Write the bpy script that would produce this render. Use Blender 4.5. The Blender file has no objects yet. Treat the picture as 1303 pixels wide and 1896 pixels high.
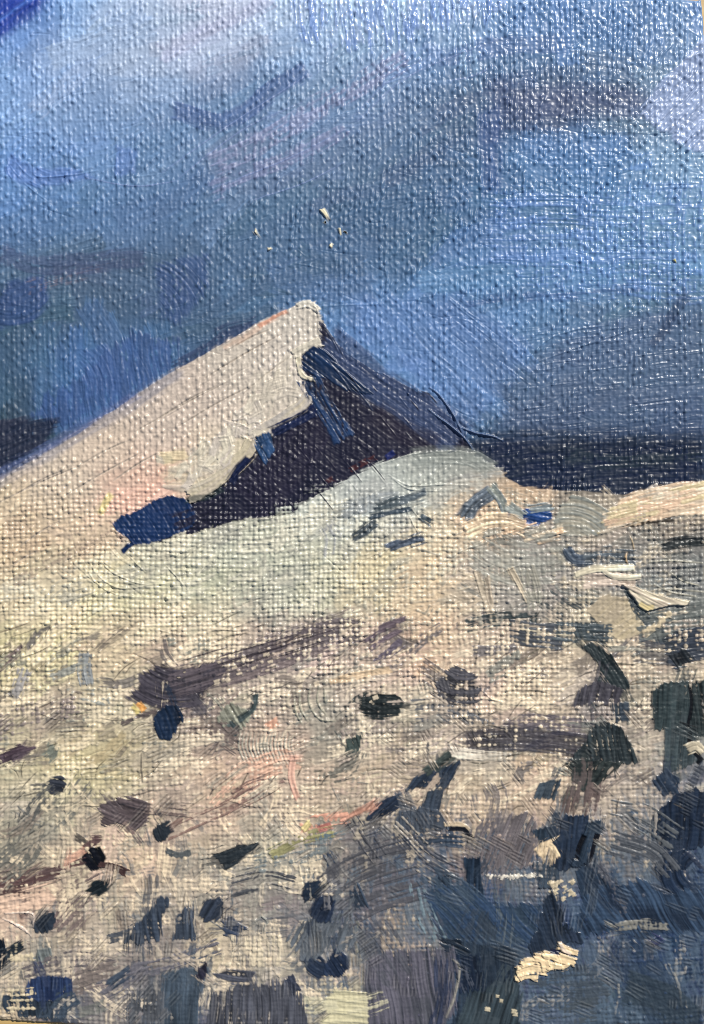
# Close-up of a small oil painting on a thin canvas sheet lying on pale wood.
# The paint film is a real relief (weave, bristle furrows, impasto) built in numpy;
# every distinct passage of paint is a mesh of its own under the painting.
import bpy, math
import numpy as np

PX = 0.0001                     # one unit of the layout = 0.1 mm
S = 0.76                        # relief samples per layout unit
X0, X1, Y0, Y1 = -52.0, 1304.0, -4.0, 1899.0
NX, NY = int((X1 - X0) * S) + 1, int((Y1 - Y0) * S) + 1
gx = np.linspace(X0, X1, NX, dtype=np.float32)
gy = np.linspace(Y0, Y1, NY, dtype=np.float32)
XX, YY = np.meshgrid(gx, gy)
rng = np.random.default_rng(11)
AMP, RELIEF, THICKEN = 6.3, 1.25, 1.35         # height of the weave, bristle furrows, body of the paint

# ------------------------------------------------------------------ noise
_L = rng.random((16, 256, 256), dtype=np.float32)


def vn(x, y, k=0):
    """smooth value noise, 0..1"""
    x = np.asarray(x, np.float32); y = np.asarray(y, np.float32)
    xi = np.floor(x); yi = np.floor(y)
    fx = x - xi; fy = y - yi
    fx = fx * fx * (3 - 2 * fx); fy = fy * fy * (3 - 2 * fy)
    a = xi.astype(np.int32) & 255; b = yi.astype(np.int32) & 255
    a1 = (a + 1) & 255; b1 = (b + 1) & 255
    t = _L[k % 16]
    return (t[b, a] * (1 - fx) + t[b, a1] * fx) * (1 - fy) + (t[b1, a] * (1 - fx) + t[b1, a1] * fx) * fy


def fb(x, y, k=0, n=3):
    s = 0; w = 0; a = 1.0
    for i in range(n):
        s = s + a * vn(x * 2 ** i + 17.3 * i, y * 2 ** i + 5.1 * i, k + i); w += a; a *= .5
    return s / w


def ss(a, b, x):
    t = np.clip((x - a) / (b - a), 0, 1)
    return t * t * (3 - 2 * t)


CHROMA = 1.0                                          # tube colours dulled with grey


def lin(c):
    c = np.asarray(c, np.float32) / 255.0
    g = (c * np.array([.3, .55, .15], np.float32)).sum(-1, keepdims=True)
    c = np.clip(g + (c - g) * CHROMA, 0, 1)
    return np.where(c <= .04045, c / 12.92, ((c + .055) / 1.055) ** 2.4).astype(np.float32)


def blur(a, n=1):
    for _ in range(n):
        p = np.pad(a, 1, mode='edge')
        a = (p[:-2, 1:-1] + p[2:, 1:-1] + 2 * p[1:-1, 1:-1]) * .25
        p = np.pad(a, 1, mode='edge')
        a = (p[1:-1, :-2] + p[1:-1, 2:] + 2 * p[1:-1, 1:-1]) * .25
    return a


# ------------------------------------------------------------------ canvas weave
def weave():
    wx = XX + 9 * (vn(XX / 170, YY / 140, 1) - .5) + 3.0 * (vn(XX / 40, YY / 90, 2) - .5)
    wy = YY + 9 * (vn(XX / 150, YY / 170, 3) - .5) + 3.0 * (vn(XX / 90, YY / 40, 4) - .5)
    u = wx / 9.5; v = wy / 8.6
    iu = np.floor(u); iv = np.floor(v)
    fu = u - iu - .5 + .34 * (vn(iu * 3.7 + .5, YY / 19, 5) - .5) + .2 * (_L[3][17, iu.astype(np.int32) & 255] - .5)
    fv = v - iv - .5 + .34 * (vn(XX / 19, iv * 3.7 + .5, 6) - .5) + .2 * (_L[4][23, iv.astype(np.int32) & 255] - .5)
    iu = iu.astype(np.int32); iv = iv.astype(np.int32)
    par = ((iu + iv) & 1).astype(np.float32)
    wu = (_L[5][7, iu & 255] * .3 + .72) * (.72 + .56 * vn(iu * 5.1 + .5, YY / 24, 7))    # slubs: thickness changes along the thread
    wv = (_L[6][9, iv & 255] * .3 + .66) * (.72 + .56 * vn(XX / 24, iv * 5.1 + .5, 8))
    ru = np.clip(1 - (fu / (.60 * wu)) ** 2, 0, 1)
    rv = np.clip(1 - (fv / (.58 * wv)) ** 2, 0, 1)
    up = np.cos((v - iv - .5) * math.pi); vp = np.cos((u - iu - .5) * math.pi)
    low = ss(820, 1000, YY)
    rnd = _L[8][iv & 255, iu & 255]
    amp = (.5 + .7 * rnd) * (1 - low) + (.15 + 1.4 * rnd ** 1.4) * low
    a = ru * (.60 + np.where(par > .5, .26 + .22 * low, -.10) * up * amp) * wu
    b = rv * (.48 + np.where(par > .5, -.12, .20 + .16 * low) * vp * amp) * wv * (.70 + .55 * low)
    h = np.maximum(a, b) + .18 * low * np.minimum(a, b)
    clot = fb(XX / 7.5, YY / 8.5, 9, 2) - .5                # primer and paint lying unevenly in the weave
    patch = fb(XX / 45, YY / 45, 11, 2)
    h = h * (.30 + 1.25 * (.5 + (patch - .5) * (.45 + .55 * low))) + clot * (.42 + .26 * low)
    h = h + (1 - low) * .62 * (fb(XX / 4.4 + YY / 40, YY / 8.2, 12, 2) - .5)
    return blur(h, 1)


W = weave()
lo_, hi_ = np.percentile(W, (2, 98))
W = (W - lo_) / (hi_ - lo_)
W = np.where(W < .30, .30 - .30 * (1 - np.exp((W - .30) / .30)) * .75, W)   # paint fills the deepest pits
Wn = np.clip(W, 0, 1)
land = ss(-25, 45, np.where(XX < 590, YY - 885 + .58 * XX, YY - 900))
W = W + (1 - land) * .30 * np.clip(.40 - W, 0, 1)
thickly = ss(1180, 1560, YY + 120 * (fb(XX / 130, YY / 110, 3, 2) - .5))        # the lower ground is painted more thickly
soften = .88 + (.42 - .62 * thickly) * ss(-25, 45, np.where(XX < 590, YY - 885 + .58 * XX, YY - 900))
soften = soften - .20 * ss(900, 250, XX) * ss(330, 480, YY) * ss(1000, 760, YY) - .15 * ss(500, 100, YY) * ss(700, 400, XX)
H = W * AMP * soften                                          # height in layout units
COL = np.zeros((NY, NX, 3), np.float32)
GLO = np.full((NY, NX), .36, np.float32)              # roughness of the paint film
ID = np.zeros((NY, NX), np.int16)
PARTS = [None]                                        # (name, parent id, label)


def newpart(name, parent=0, label=None):
    PARTS.append((name, parent, label))
    return len(PARTS) - 1


# ------------------------------------------------------------------ brush engine
def window(x0, x1, y0, y1):
    i0 = max(0, int((x0 - X0) * S)); i1 = min(NX, int((x1 - X0) * S) + 2)
    j0 = max(0, int((y0 - Y0) * S)); j1 = min(NY, int((y1 - Y0) * S) + 2)
    if i1 - i0 < 2 or j1 - j0 < 2:
        return None
    return slice(j0, j1), slice(i0, i1)


def curve(P, step=9.0):
    P = np.array(P, float)
    if len(P) == 2:
        n = max(2, int(np.hypot(*(P[1] - P[0])) / step)); t = np.linspace(0, 1, n + 1)[:, None]
        return P[0] * (1 - t) + P[1] * t
    Q = np.vstack([2 * P[0] - P[1], P, 2 * P[-1] - P[-2]]); out = []
    for i in range(1, len(Q) - 2):
        n = max(2, int(np.hypot(*(Q[i + 1] - Q[i])) / step))
        for k in range(n):
            t = k / n
            out.append(.5 * (2 * Q[i] + (Q[i + 1] - Q[i - 1]) * t + (2 * Q[i - 1] - 5 * Q[i] + 4 * Q[i + 1] - Q[i + 2]) * t * t
                             + (3 * Q[i] - Q[i - 1] - 3 * Q[i + 1] + Q[i + 2]) * t ** 3))
    out.append(P[-1])
    return np.array(out)


_n = [0]
LAND = [False]


def lay(win, D, s, d, col, pid=None, alpha=1.0, dry=0.0, rag=5.0, soft=3.0, var=.16, col2=None, period=4.4,
        length=60.0, relief=.55, thick=.5, fill=.35, edge=.35, gloss=None, lump=0.0, wd=.5):
    """deposit paint: D = distance inside the outline, s/d = along/across the bristles"""
    _n[0] += 1; k = _n[0]; o = k * 13.7
    x, y = XX[win], YY[win]
    st = .6 * vn(d / period + o, s / length + o, k) + .4 * vn(d / (period * .45) + o, s / (length * .6), k + 3)
    st = np.clip((st - .5) * 1.7 + .5, 0, 1)
    rg = rag * (1.3 * (st - .5) + 1.2 * (fb(x / 16 + o, y / 16, k + 5, 3) - .5)) + min(1.6, rag * .4) * (Wn[win] - .55)
    De = D + rg + (1.8 if dry else .5)
    cov = ss(-soft * .5, soft * .5, De)
    body = cov
    if dry >= .3:
        dry = dry + .07
    if dry > 0:
        tooth = Wn[win] if sum(col) > 390 else 1 - Wn[win]
        m = (1 - wd) * (.6 * st + .4 * fb(x / 24 + o, y / 24, k + 6, 2)) + wd * tooth
        near = 1 - ss(0, 14, De)
        cov = cov * ss(dry - .09, dry + .09, m - .16 * near * dry)
    cov = cov * alpha
    if LAND[0] and y.mean() > 1100:                                        # slate and navy mixtures on the land are greyed
        g_ = np.array(col, float); k_ = .70 if g_[2] > g_[0] + 4 else 1.0; l_ = g_ @ [.3, .55, .15]
        col = (l_ + (g_ - l_) * k_) * (.86 if k_ < 1 else 1)
    c = lin(col)
    mix = (st - .5) * 2 * var + (fb(x / 38 + o, y / 38, k + 8, 2) - .5) * var * 1.3
    if col2 is not None:
        t = np.clip(.5 + (st - .5) * 1.5 + (vn(x / 30, y / 30 + o, k + 2) - .5) * 1.2, 0, 1)[..., None]
        c = lin(col) * (1 - t) + lin(col2) * t
        c = c * (1 + .4 * mix[..., None])
    else:
        c = c * (1 + mix[..., None])
    cw = cov[..., None]
    COL[win] = COL[win] * (1 - cw) + c * cw
    h = H[win]
    rid = np.where(De > 0, np.exp(-(De / 4.0) ** 2), 0) * edge * 2
    th = thick * (1 - .4 * np.exp(-np.clip(De, 0, 99) / 7.0))
    relief *= RELIEF; th = th * THICKEN
    lm = lump * (fb(x / 11 + o, y / 9, k + 4, 2) - .35) * 2 if lump else 0
    new = h * (1 - fill) + fill * AMP * .5 + th + rid + (st - .5) * 2 * relief + lm
    hw = np.clip(cov * 1.1, 0, 1) if dry == 0 else np.clip(cov * .85 + body * .15 * min(1, alpha), 0, 1)
    H[win] = h * (1 - hw) + new * hw
    if gloss is not None:
        GLO[win] = GLO[win] * (1 - cov) + gloss * cov
    if pid is not None:
        I = ID[win]; I[body > .5] = pid
    return cov


def poly(P, col, ang=90.0, arc=None, pid=None, **kw):
    P = np.array(P, float); m = 14 + kw.get('rag', 5)
    win = window(P[:, 0].min() - m, P[:, 0].max() + m, P[:, 1].min() - m, P[:, 1].max() + m)
    if win is None:
        return
    x, y = XX[win], YY[win]
    best = np.full(x.shape, 1e9, np.float32); ins = np.zeros(x.shape, bool)
    for (ax, ay), (bx, by) in zip(P, np.roll(P, -1, 0)):
        ex, ey = bx - ax, by - ay; L = ex * ex + ey * ey + 1e-9
        t = np.clip(((x - ax) * ex + (y - ay) * ey) / L, 0, 1)
        best = np.minimum(best, (x - ax - t * ex) ** 2 + (y - ay - t * ey) ** 2)
        c = (ay > y) != (by > y)
        ins ^= c & (x < (bx - ax) * (y - ay) / (by - ay + 1e-12) + ax)
    D = np.sqrt(best) * np.where(ins, 1, -1)
    if arc is not None:                                # bristles sweep round a centre
        d = np.hypot(x - arc[0], y - arc[1]); s = np.arctan2(y - arc[1], x - arc[0]) * d.mean()
    else:
        a = math.radians(ang); wob = 7 * (vn(x / 55 + _n[0], y / 55, 3) - .5)
        s = x * math.cos(a) + y * math.sin(a); d = -x * math.sin(a) + y * math.cos(a) + wob
    return lay(win, D, s, d, col, pid, **kw)


def stroke(P, w, col, pid=None, taper=0.0, rag=4.0, **kw):
    C = curve(P); m = w / 2 + 12 + rag
    win = window(C[:, 0].min() - m, C[:, 0].max() + m, C[:, 1].min() - m, C[:, 1].max() + m)
    if win is None:
        return
    x, y = XX[win], YY[win]
    best = np.full(x.shape, 1e12, np.float32); s = np.zeros(x.shape, np.float32); d = np.zeros(x.shape, np.float32)
    acc = 0.0; tot = np.hypot(*np.diff(C, axis=0).T).sum()
    nseg = len(C) - 1
    for i in range(nseg):
        ax, ay = C[i]; ex, ey = C[i + 1] - C[i]; L = math.hypot(ex, ey) + 1e-9
        t0 = ((x - ax) * ex + (y - ay) * ey) / (L * L)
        t = np.clip(t0, 0, 1)
        q = (x - ax - t * ex) ** 2 + (y - ay - t * ey) ** 2
        lo, hi = (-9 if i == 0 else 0), (9 if i == nseg - 1 else 1)
        tt = np.clip(t0, lo, hi)
        u = q < best
        s = np.where(u, acc + tt * L, s); d = np.where(u, (-(x - ax) * ey + (y - ay) * ex) / L, d)
        best = np.where(u, q, best); acc += L
    ww = w / 2 * (1 - taper * np.clip(s / tot, 0, 1))
    D = np.minimum(ww - np.abs(d), np.minimum(s + w * .18, tot + w * .18 - s))
    return lay(win, D, s, d, col, pid, rag=rag, **kw)


def ridge(P, w, h, col=None, dark=None, groove=False):
    """a thread of raised paint (or a scratch) left by the brush"""
    C = curve(P, 6); m = w * 3 + 4
    win = window(C[:, 0].min() - m, C[:, 0].max() + m, C[:, 1].min() - m, C[:, 1].max() + m)
    if win is None:
        return
    x, y = XX[win], YY[win]; best = np.full(x.shape, 1e12, np.float32); ts = np.zeros(x.shape, np.float32)
    n = len(C) - 1
    for i in range(n):
        ax, ay = C[i]; ex, ey = C[i + 1] - C[i]; L = ex * ex + ey * ey + 1e-9
        t = np.clip(((x - ax) * ex + (y - ay) * ey) / L, 0, 1)
        q = (x - ax - t * ex) ** 2 + (y - ay - t * ey) ** 2
        u = q < best; best = np.where(u, q, best); ts = np.where(u, (i + t) / n, ts)
    prof = np.exp(-best / (w * w * .5)) * (.35 + .65 * np.sin(np.clip(ts, .03, .97) * math.pi)) * (.7 + .6 * vn(x / 9, y / 9, 2))
    H[win] += h * 1.5 * prof
    if col is not None:
        c = np.clip(prof * 1.6, 0, 1)[..., None]
        COL[win] = COL[win] * (1 - c) + lin(col) * c


def field(pts, sig, x, y):
    num = np.zeros(x.shape + (3,), np.float32); den = np.full(x.shape, 1e-9, np.float32)
    for px, py, r, g, b in pts:
        w = np.exp(-((x - px) ** 2 + (y - py) ** 2) / (2 * sig * sig)) + 1e-7 / (1 + ((x - px) ** 2 + (y - py) ** 2) / 1e4)
        num += w[..., None] * lin((r, g, b)); den += w
    return num / den[..., None]


# ------------------------------------------------------------------ pigments of the sky and of the ground
SKY = [
 (10,8,18,48,150),(60,15,45,90,185),(40,55,60,105,195),(120,20,115,150,215),(250,20,150,163,205),(400,20,168,168,203),(560,20,150,170,215),(700,12,165,190,228),(850,14,140,168,218),(960,30,90,122,190),(1100,20,85,118,185),(1250,20,92,125,190),
 (10,100,115,150,220),(100,100,148,163,210),(250,100,150,160,200),(400,90,152,155,195),(550,100,115,140,195),(700,100,120,145,200),(800,90,85,118,185),(950,100,80,112,175),(1100,100,75,105,168),(1250,100,105,130,185),
 (20,200,108,138,205),(150,200,108,132,190),(300,200,98,125,182),(450,190,68,97,155),(600,200,85,108,165),(700,180,92,112,165),(850,170,60,78,122),(1000,180,66,70,104),(1150,190,70,80,114),(1260,180,125,145,190),(1290,140,135,155,200),
 (20,300,80,118,195),(150,300,82,115,180),(300,310,68,97,155),(450,290,82,97,146),(600,300,66,88,136),(750,280,62,83,130),(850,270,54,76,124),(950,290,60,95,160),(1100,300,76,114,182),(1250,300,115,145,195),
 (20,400,74,106,172),(150,400,68,102,165),(300,400,64,92,150),(450,400,58,84,135),(600,400,54,80,130),(750,400,50,78,130),(900,400,56,86,146),(1050,400,78,112,170),(1200,400,95,132,190),(1290,400,105,138,190),
 (20,500,46,65,112),(150,490,60,72,110),(300,490,52,70,114),(450,500,54,78,126),(600,500,52,78,130),(750,500,54,82,134),(900,500,72,110,178),(1050,500,82,122,188),(1200,500,92,130,190),
 (20,600,42,62,100),(100,580,46,66,110),(200,590,45,64,106),(300,600,42,62,104),(450,580,46,70,118),(650,600,84,122,196),(750,600,80,118,190),(900,600,82,120,188),(1050,600,76,108,165),(1200,600,68,86,122),
 (20,700,38,62,106),(130,700,42,76,142),(230,700,54,92,165),(300,680,50,88,158),(380,660,46,66,108),(750,680,80,118,190),(850,700,74,108,174),(950,700,62,84,126),(1100,680,62,80,116),(1250,680,66,82,112),
 (20,790,28,38,62),(80,790,28,40,66),(150,750,54,90,165),(250,735,56,80,140),(870,770,68,98,156),(950,770,50,64,94),(1100,760,54,66,92),(1250,760,54,68,100),
 (20,840,20,33,66),(950,820,30,42,68),(1100,830,30,42,64),(1250,830,30,45,80),(950,900,20,32,66),(1100,890,24,36,60),(1250,870,28,42,72)]
GROUND = [
 (560,600,188,182,165),(450,680,184,176,158),(350,740,186,174,156),(300,800,188,175,156),(200,850,192,177,154),(100,900,188,176,154),(400,850,200,188,162),(330,890,208,178,152),(250,910,208,172,150),(0,940,184,170,140),(0,1000,182,166,136),(100,960,192,176,146),(480,760,196,184,164),(530,700,196,188,172),
 (60,1000,186,168,138),(150,1000,194,178,148),(300,1040,184,182,158),(450,1010,180,182,160),(600,960,184,188,172),(750,900,172,178,165),(830,870,150,154,142),(700,930,170,176,166),(800,1000,196,186,156),
 (20,1100,192,180,148),(100,1100,198,188,156),(200,1100,196,190,152),(300,1100,188,186,152),(400,1090,176,178,152),(500,1080,168,170,150),(600,1050,176,176,150),(700,1060,192,182,148),(800,1060,204,184,148),(900,1050,160,155,140),(1000,1050,152,148,136),(1100,1080,142,140,128),(1200,1060,118,122,116),(1280,1060,116,120,114),(1100,990,158,150,132),(1230,990,140,132,116),(900,975,205,180,146),
 (20,1220,194,184,138),(100,1200,198,188,142),(200,1190,188,173,138),(300,1180,182,167,142),(400,1170,192,180,152),(500,1210,156,143,130),(600,1225,168,154,140),(700,1220,182,163,143),(800,1200,198,173,143),(900,1220,172,158,138),(1000,1240,184,169,143),(1100,1140,172,162,137),(1200,1220,184,169,143),(1280,1250,180,166,140),
 (20,1310,178,168,138),(100,1330,150,138,122),(200,1310,174,166,138),(400,1350,126,116,106),(500,1310,160,150,134),(600,1300,140,138,124),(700,1340,155,147,133),(800,1340,160,150,135),(900,1310,172,158,138),(1000,1290,180,166,140),(1100,1330,124,118,112),(1180,1330,164,153,135),(1280,1300,100,104,100),
 (20,1420,172,165,132),(120,1410,184,176,130),(200,1400,178,168,126),(300,1420,158,148,126),(400,1440,184,160,136),(500,1400,184,155,134),(600,1420,140,134,118),(700,1430,182,165,137),(800,1420,160,150,131),(900,1450,160,153,134),(1000,1475,186,165,134),(1100,1460,172,157,137),(1200,1450,162,152,135),(1290,1430,112,114,112),
 (20,1500,160,155,133),(100,1510,130,128,112),(200,1540,168,155,132),(300,1500,160,146,128),(400,1510,182,162,137),(500,1500,164,152,133),(600,1480,176,157,132),(700,1540,100,102,102),(800,1490,174,154,129),(900,1500,188,163,133),(1000,1505,176,155,132),(1130,1520,162,152,135),(1180,1550,126,124,116),
 (20,1590,118,116,102),(100,1590,160,145,124),(250,1590,194,169,138),(350,1600,166,154,132),(450,1610,144,142,127),(550,1600,142,142,128),(650,1600,112,110,104),(750,1610,92,95,98),(850,1580,116,108,102),(950,1560,104,101,100),(1000,1615,110,112,110),(1150,1600,94,98,100),(1200,1600,104,106,104),(1290,1620,36,56,82),
 (20,1690,188,163,140),(100,1740,150,140,124),(200,1690,168,155,134),(300,1650,160,150,133),(400,1650,128,124,116),(500,1680,116,113,108),(540,1710,120,118,115),(600,1700,88,94,102),(700,1680,88,88,92),(750,1730,166,151,128),(820,1700,62,84,104),(900,1720,40,62,92),(1000,1720,48,66,90),(1100,1700,32,54,88),(1200,1700,40,58,84),
 (30,1790,176,165,140),(100,1780,112,105,98),(200,1750,170,160,140),(300,1780,112,107,103),(400,1760,186,172,144),(480,1755,188,177,150),(560,1800,148,143,130),(650,1800,150,144,128),(750,1820,72,72,88),(880,1800,36,54,74),(1000,1800,62,80,98),(1100,1790,76,86,96),(1200,1790,46,66,92),(1290,1790,40,58,78),
 (15,1880,196,176,140),(100,1870,56,70,86),(200,1870,120,117,112),(300,1870,72,84,98),(400,1870,88,93,100),(500,1870,82,86,98),(580,1870,150,145,130),(640,1860,206,196,148),(720,1870,78,74,90),(880,1860,50,66,79),(1000,1870,76,89,102),(1150,1870,62,79,91),(1280,1870,48,65,81)]

sky_id = newpart('painted_sky', 0, 'blue and lavender sky paint with glossy canvas weave')
q = (slice(None, None, 6), slice(None, None, 6))


def upscale(c):
    jj = np.linspace(0, c.shape[0] - 1, NY); ii = np.linspace(0, c.shape[1] - 1, NX)
    j0 = np.clip(jj.astype(int), 0, c.shape[0] - 2); i0 = np.clip(ii.astype(int), 0, c.shape[1] - 2)
    fj = (jj - j0)[:, None, None].astype(np.float32); fi = (ii - i0)[None, :, None].astype(np.float32)
    A = c[j0][:, i0] * (1 - fi) + c[j0][:, i0 + 1] * fi
    B = c[j0 + 1][:, i0] * (1 - fi) + c[j0 + 1][:, i0 + 1] * fi
    return A * (1 - fj) + B * fj


def paler(a, b, r, g, bb):
    t = float(ss(1080, 1200, b)) * float(ss(95, 140, r)) * .22                # bare ground under the marks
    return a, b, min(240, (r * 1.06 + 2) * (1 - t) + 214 * t), min(235, g * 1.058 * (1 - t) + 199 * t), bb * 1.085 * (1 - t) + 174 * t


GROUND = [paler(a, b, r, g, bb) for a, b, r, g, bb in GROUND]
qx, qy = np.meshgrid(np.linspace(X0, X1, 230), np.linspace(Y0, Y1, 320))
def skytone(a, b, r, g, bb):
    l = .3 * r + .55 * g + .15 * bb; l2 = l * .80 + 34 if l < 125 else l * 1.04
    l2 += 7 * (a < 700) * (b < 330)
    return a, b, l2 + (r - l) * .78 - 2, l2 + (g - l) * .78 + 8, l2 + (bb - l) * .74 + 4


SKY = [skytone(*p) for p in SKY]
skyc = upscale(field(SKY, 48, qx, qy).astype(np.float32))
grdc = upscale(field(GROUND, 36, qx, qy).astype(np.float32))
warpx = (fb(XX / 40, YY / 40, 2) - .5) * 60; warpy = (fb(XX / 40, YY / 40, 7) - .5) * 44


def warped(c):
    ii = np.clip(((XX + warpx - X0) * S).astype(int), 0, NX - 1); jj = np.clip(((YY + warpy - Y0) * S).astype(int), 0, NY - 1)
    return c[jj, ii]


skyw, grdw = warped(skyc), warped(grdc)
COL[:] = skyw * (1 + .20 * (fb(XX / 50, YY / 18, 4)[..., None] - .5))
GLO[:] = .50 - .18 * ss(350, 1100, XX - YY * .45)
ID[:] = sky_id


def unlin(c):
    c = np.clip(c, 0, 1)
    return 255 * np.where(c < .0031308, c * 12.92, 1.055 * c ** (1 / 2.4) - .055)


def tint(src, x, y, j):
    i = int(np.clip((x - X0) * S, 0, NX - 1)); k = int(np.clip((y - Y0) * S, 0, NY - 1))
    return np.clip(unlin(src[k, i]) * (1 + j * (rng.random() - .5)) + (rng.random(3) - .5) * 30 * j, 3, 250) / 1.0


# loose brushwork of the sky
for _ in range(330):
    x, y = rng.uniform(-40, 1303), rng.uniform(-10, 900)
    a = rng.normal(-22 if x < 800 and y < 450 else (-4 if x > 800 else -12), 16)
    if x > 560 and y < 60: a = 80
    if x < 340 and 600 < y < 790: a = rng.normal(78, 12)
    if 800 < x < 980 and 540 < y < 740: a = 45
    L = rng.uniform(30, 120); ca, sa = math.cos(math.radians(a)), math.sin(math.radians(a))
    bend = rng.normal(0, 9)
    stroke([(x - ca * L, y - sa * L), (x - sa * bend, y + ca * bend), (x + ca * L, y + sa * L)], rng.uniform(18, 46), tint(skyc, x, y, .17),
           alpha=rng.uniform(.35, .85), dry=rng.uniform(.1, .42), relief=rng.uniform(.08, .30), thick=.06, fill=.10, edge=.05, soft=6, var=.12, rag=8)

for _ in range(900):
    x, y = rng.uniform(-30, 1300), rng.uniform(-4, 860)
    a = rng.normal(-22 if x < 800 and y < 450 else (-3 if x > 850 else -8), 20)
    if x < 340 and 600 < y < 790: a = rng.normal(80, 10)
    L = rng.uniform(8, 36); ca, sa = math.cos(math.radians(a)) * L, math.sin(math.radians(a)) * L
    ridge([(x - ca, y - sa), (x + rng.normal(0, 2), y + rng.normal(0, 2)), (x + ca, y + sa)], rng.uniform(1.1, 1.7), rng.uniform(-.6, .5))
# named passages of the sky -------------------------------------------------
sp = dict(thick=.08, fill=.15, edge=.08, soft=8, rag=7)
poly([(-50, -10), (95, -10), (70, 22), (20, 60), (-50, 105)], (16, 48, 150), ang=-38, alpha=.85, soft=26, thick=.1, fill=.2, edge=.1, relief=.2)
stroke([(-20, 52), (20, 22), (60, -6)], 9, (75, 115, 200), alpha=.7, soft=6, **{k: sp[k] for k in ('thick', 'fill', 'edge')})
poly([(540, -8), (940, -8), (900, 40), (800, 55), (690, 90), (560, 70)], (164, 184, 218), ang=82, dry=.3, alpha=.75, relief=.55, thick=.2, fill=.4, edge=.05, soft=26, rag=14, col2=(120, 150, 208), period=5, gloss=.24)
stroke([(330, 205), (420, 225), (500, 170), (560, 130)], 34, (72, 96, 144), alpha=.7, relief=.2, **sp)
stroke([(400, 300), (480, 265), (560, 215), (660, 160), (740, 110)], 40, (134, 142, 176), alpha=.72, dry=.3, relief=.25, **sp)
stroke([(400, 350), (470, 320), (560, 285), (640, 240)], 30, (126, 134, 170), alpha=.66, dry=.32, relief=.25, **sp)
poly([(905, 145), (960, 160), (1190, 165), (1195, 215), (1060, 225), (915, 250)], (78, 88, 122), ang=3, alpha=.6, dry=.12, soft=46, rag=14, relief=.25, thick=.05, fill=.1, edge=.02)
poly([(885, 210), (925, 195), (925, 350), (895, 365)], (66, 92, 142), ang=88, alpha=.6, soft=20, relief=.2, thick=.05, fill=.1, edge=.02)
poly([(1185, 210), (1215, 165), (1305, 70), (1305, 290), (1255, 265)], (150, 168, 204), ang=-48, alpha=.85, soft=8, rag=8, relief=.75, thick=.25, fill=.12, edge=.15, gloss=.34, lump=.9)  # whitish glare veil at the right edge, lightened in the pigment too
poly([(920, 360), (1305, 330), (1305, 560), (1000, 545), (900, 480)], (104, 138, 196), ang=2, alpha=.5, dry=.36, soft=40, rag=16, relief=.55, thick=.1, fill=.25, edge=0, gloss=.36, period=3.6, length=110)
poly([(640, 560), (860, 545), (985, 640), (930, 730), (870, 790), (760, 700), (640, 620)], (92, 122, 172), ang=44, alpha=.5, soft=36, rag=14, relief=.42, thick=.1, fill=.2, edge=0, period=7, length=140)
poly([(930, 720), (1010, 650), (1100, 600), (1200, 575), (1305, 560), (1305, 810), (1000, 810), (925, 790)], (82, 102, 138), ang=-4, alpha=.55, dry=.22, soft=40, rag=10, relief=.45, thick=.1, fill=.2, edge=.1, period=5, length=120, col2=(84, 102, 136))
stroke([(870, 560), (1010, 548), (1180, 535)], 12, (56, 82, 130), alpha=.5, dry=.4, relief=.4, **sp)
stroke([(1210, 640), (1240, 590), (1270, 545)], 18, (52, 68, 98), alpha=.6, relief=.4, **sp)
poly([(60, 770), (85, 735), (150, 700), (200, 650), (240, 620), (330, 630), (320, 680), (240, 730), (130, 785)], (62, 92, 146), ang=84, alpha=.75, dry=.34, soft=8, rag=12, relief=.6, thick=.2, fill=.45, edge=.12, col2=(50, 74, 118), period=5)
poly([(20, 520), (80, 510), (90, 560), (60, 600), (-10, 610), (-10, 560)], (48, 70, 124), arc=(20, 500), alpha=.6, soft=14, relief=.5, thick=.1, fill=.3, edge=.05)
poly([(290, 490), (385, 470), (380, 540), (330, 600), (300, 590)], (50, 74, 122), arc=(250, 600), alpha=.55, dry=.3, soft=14, relief=.55, thick=.1, fill=.35, edge=.05)
poly([(150, 650), (200, 640), (215, 720), (160, 740)], (66, 96, 148), arc=(110, 720), alpha=.6, dry=.3, soft=10, relief=.7, thick=.15, fill=.4, edge=.1)
stroke([(60, 530), (130, 510), (230, 488)], 16, (104, 98, 112), alpha=.6, dry=.5, relief=.3, **sp)
stroke([(0, 470), (90, 490), (260, 480)], 30, (62, 70, 104), alpha=.5, dry=.35, relief=.2, **sp)
stroke([(330, 680), (380, 650), (420, 620), (470, 605)], 26, (44, 56, 90), alpha=.7, dry=.3, relief=.3, **sp)
poly([(-50, 775), (40, 778), (110, 775), (85, 820), (20, 862), (-50, 900)], (26, 34, 58), ang=-16, alpha=.9, dry=.2, soft=14, rag=8, relief=.4, thick=.1, fill=.2, edge=.05, col2=(38, 42, 62))
poly([(20, 285), (60, 310), (160, 318), (180, 330), (90, 345), (40, 340), (10, 320)], (92, 122, 188), arc=(110, 250), alpha=.5, soft=10, relief=.9, thick=.15, fill=.4, edge=.2, period=5)
poly([(215, 270), (255, 280), (250, 320), (210, 325)], (92, 122, 188), ang=100, alpha=.4, soft=10, relief=.6, thick=.1, fill=.3, edge=.1)

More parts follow.
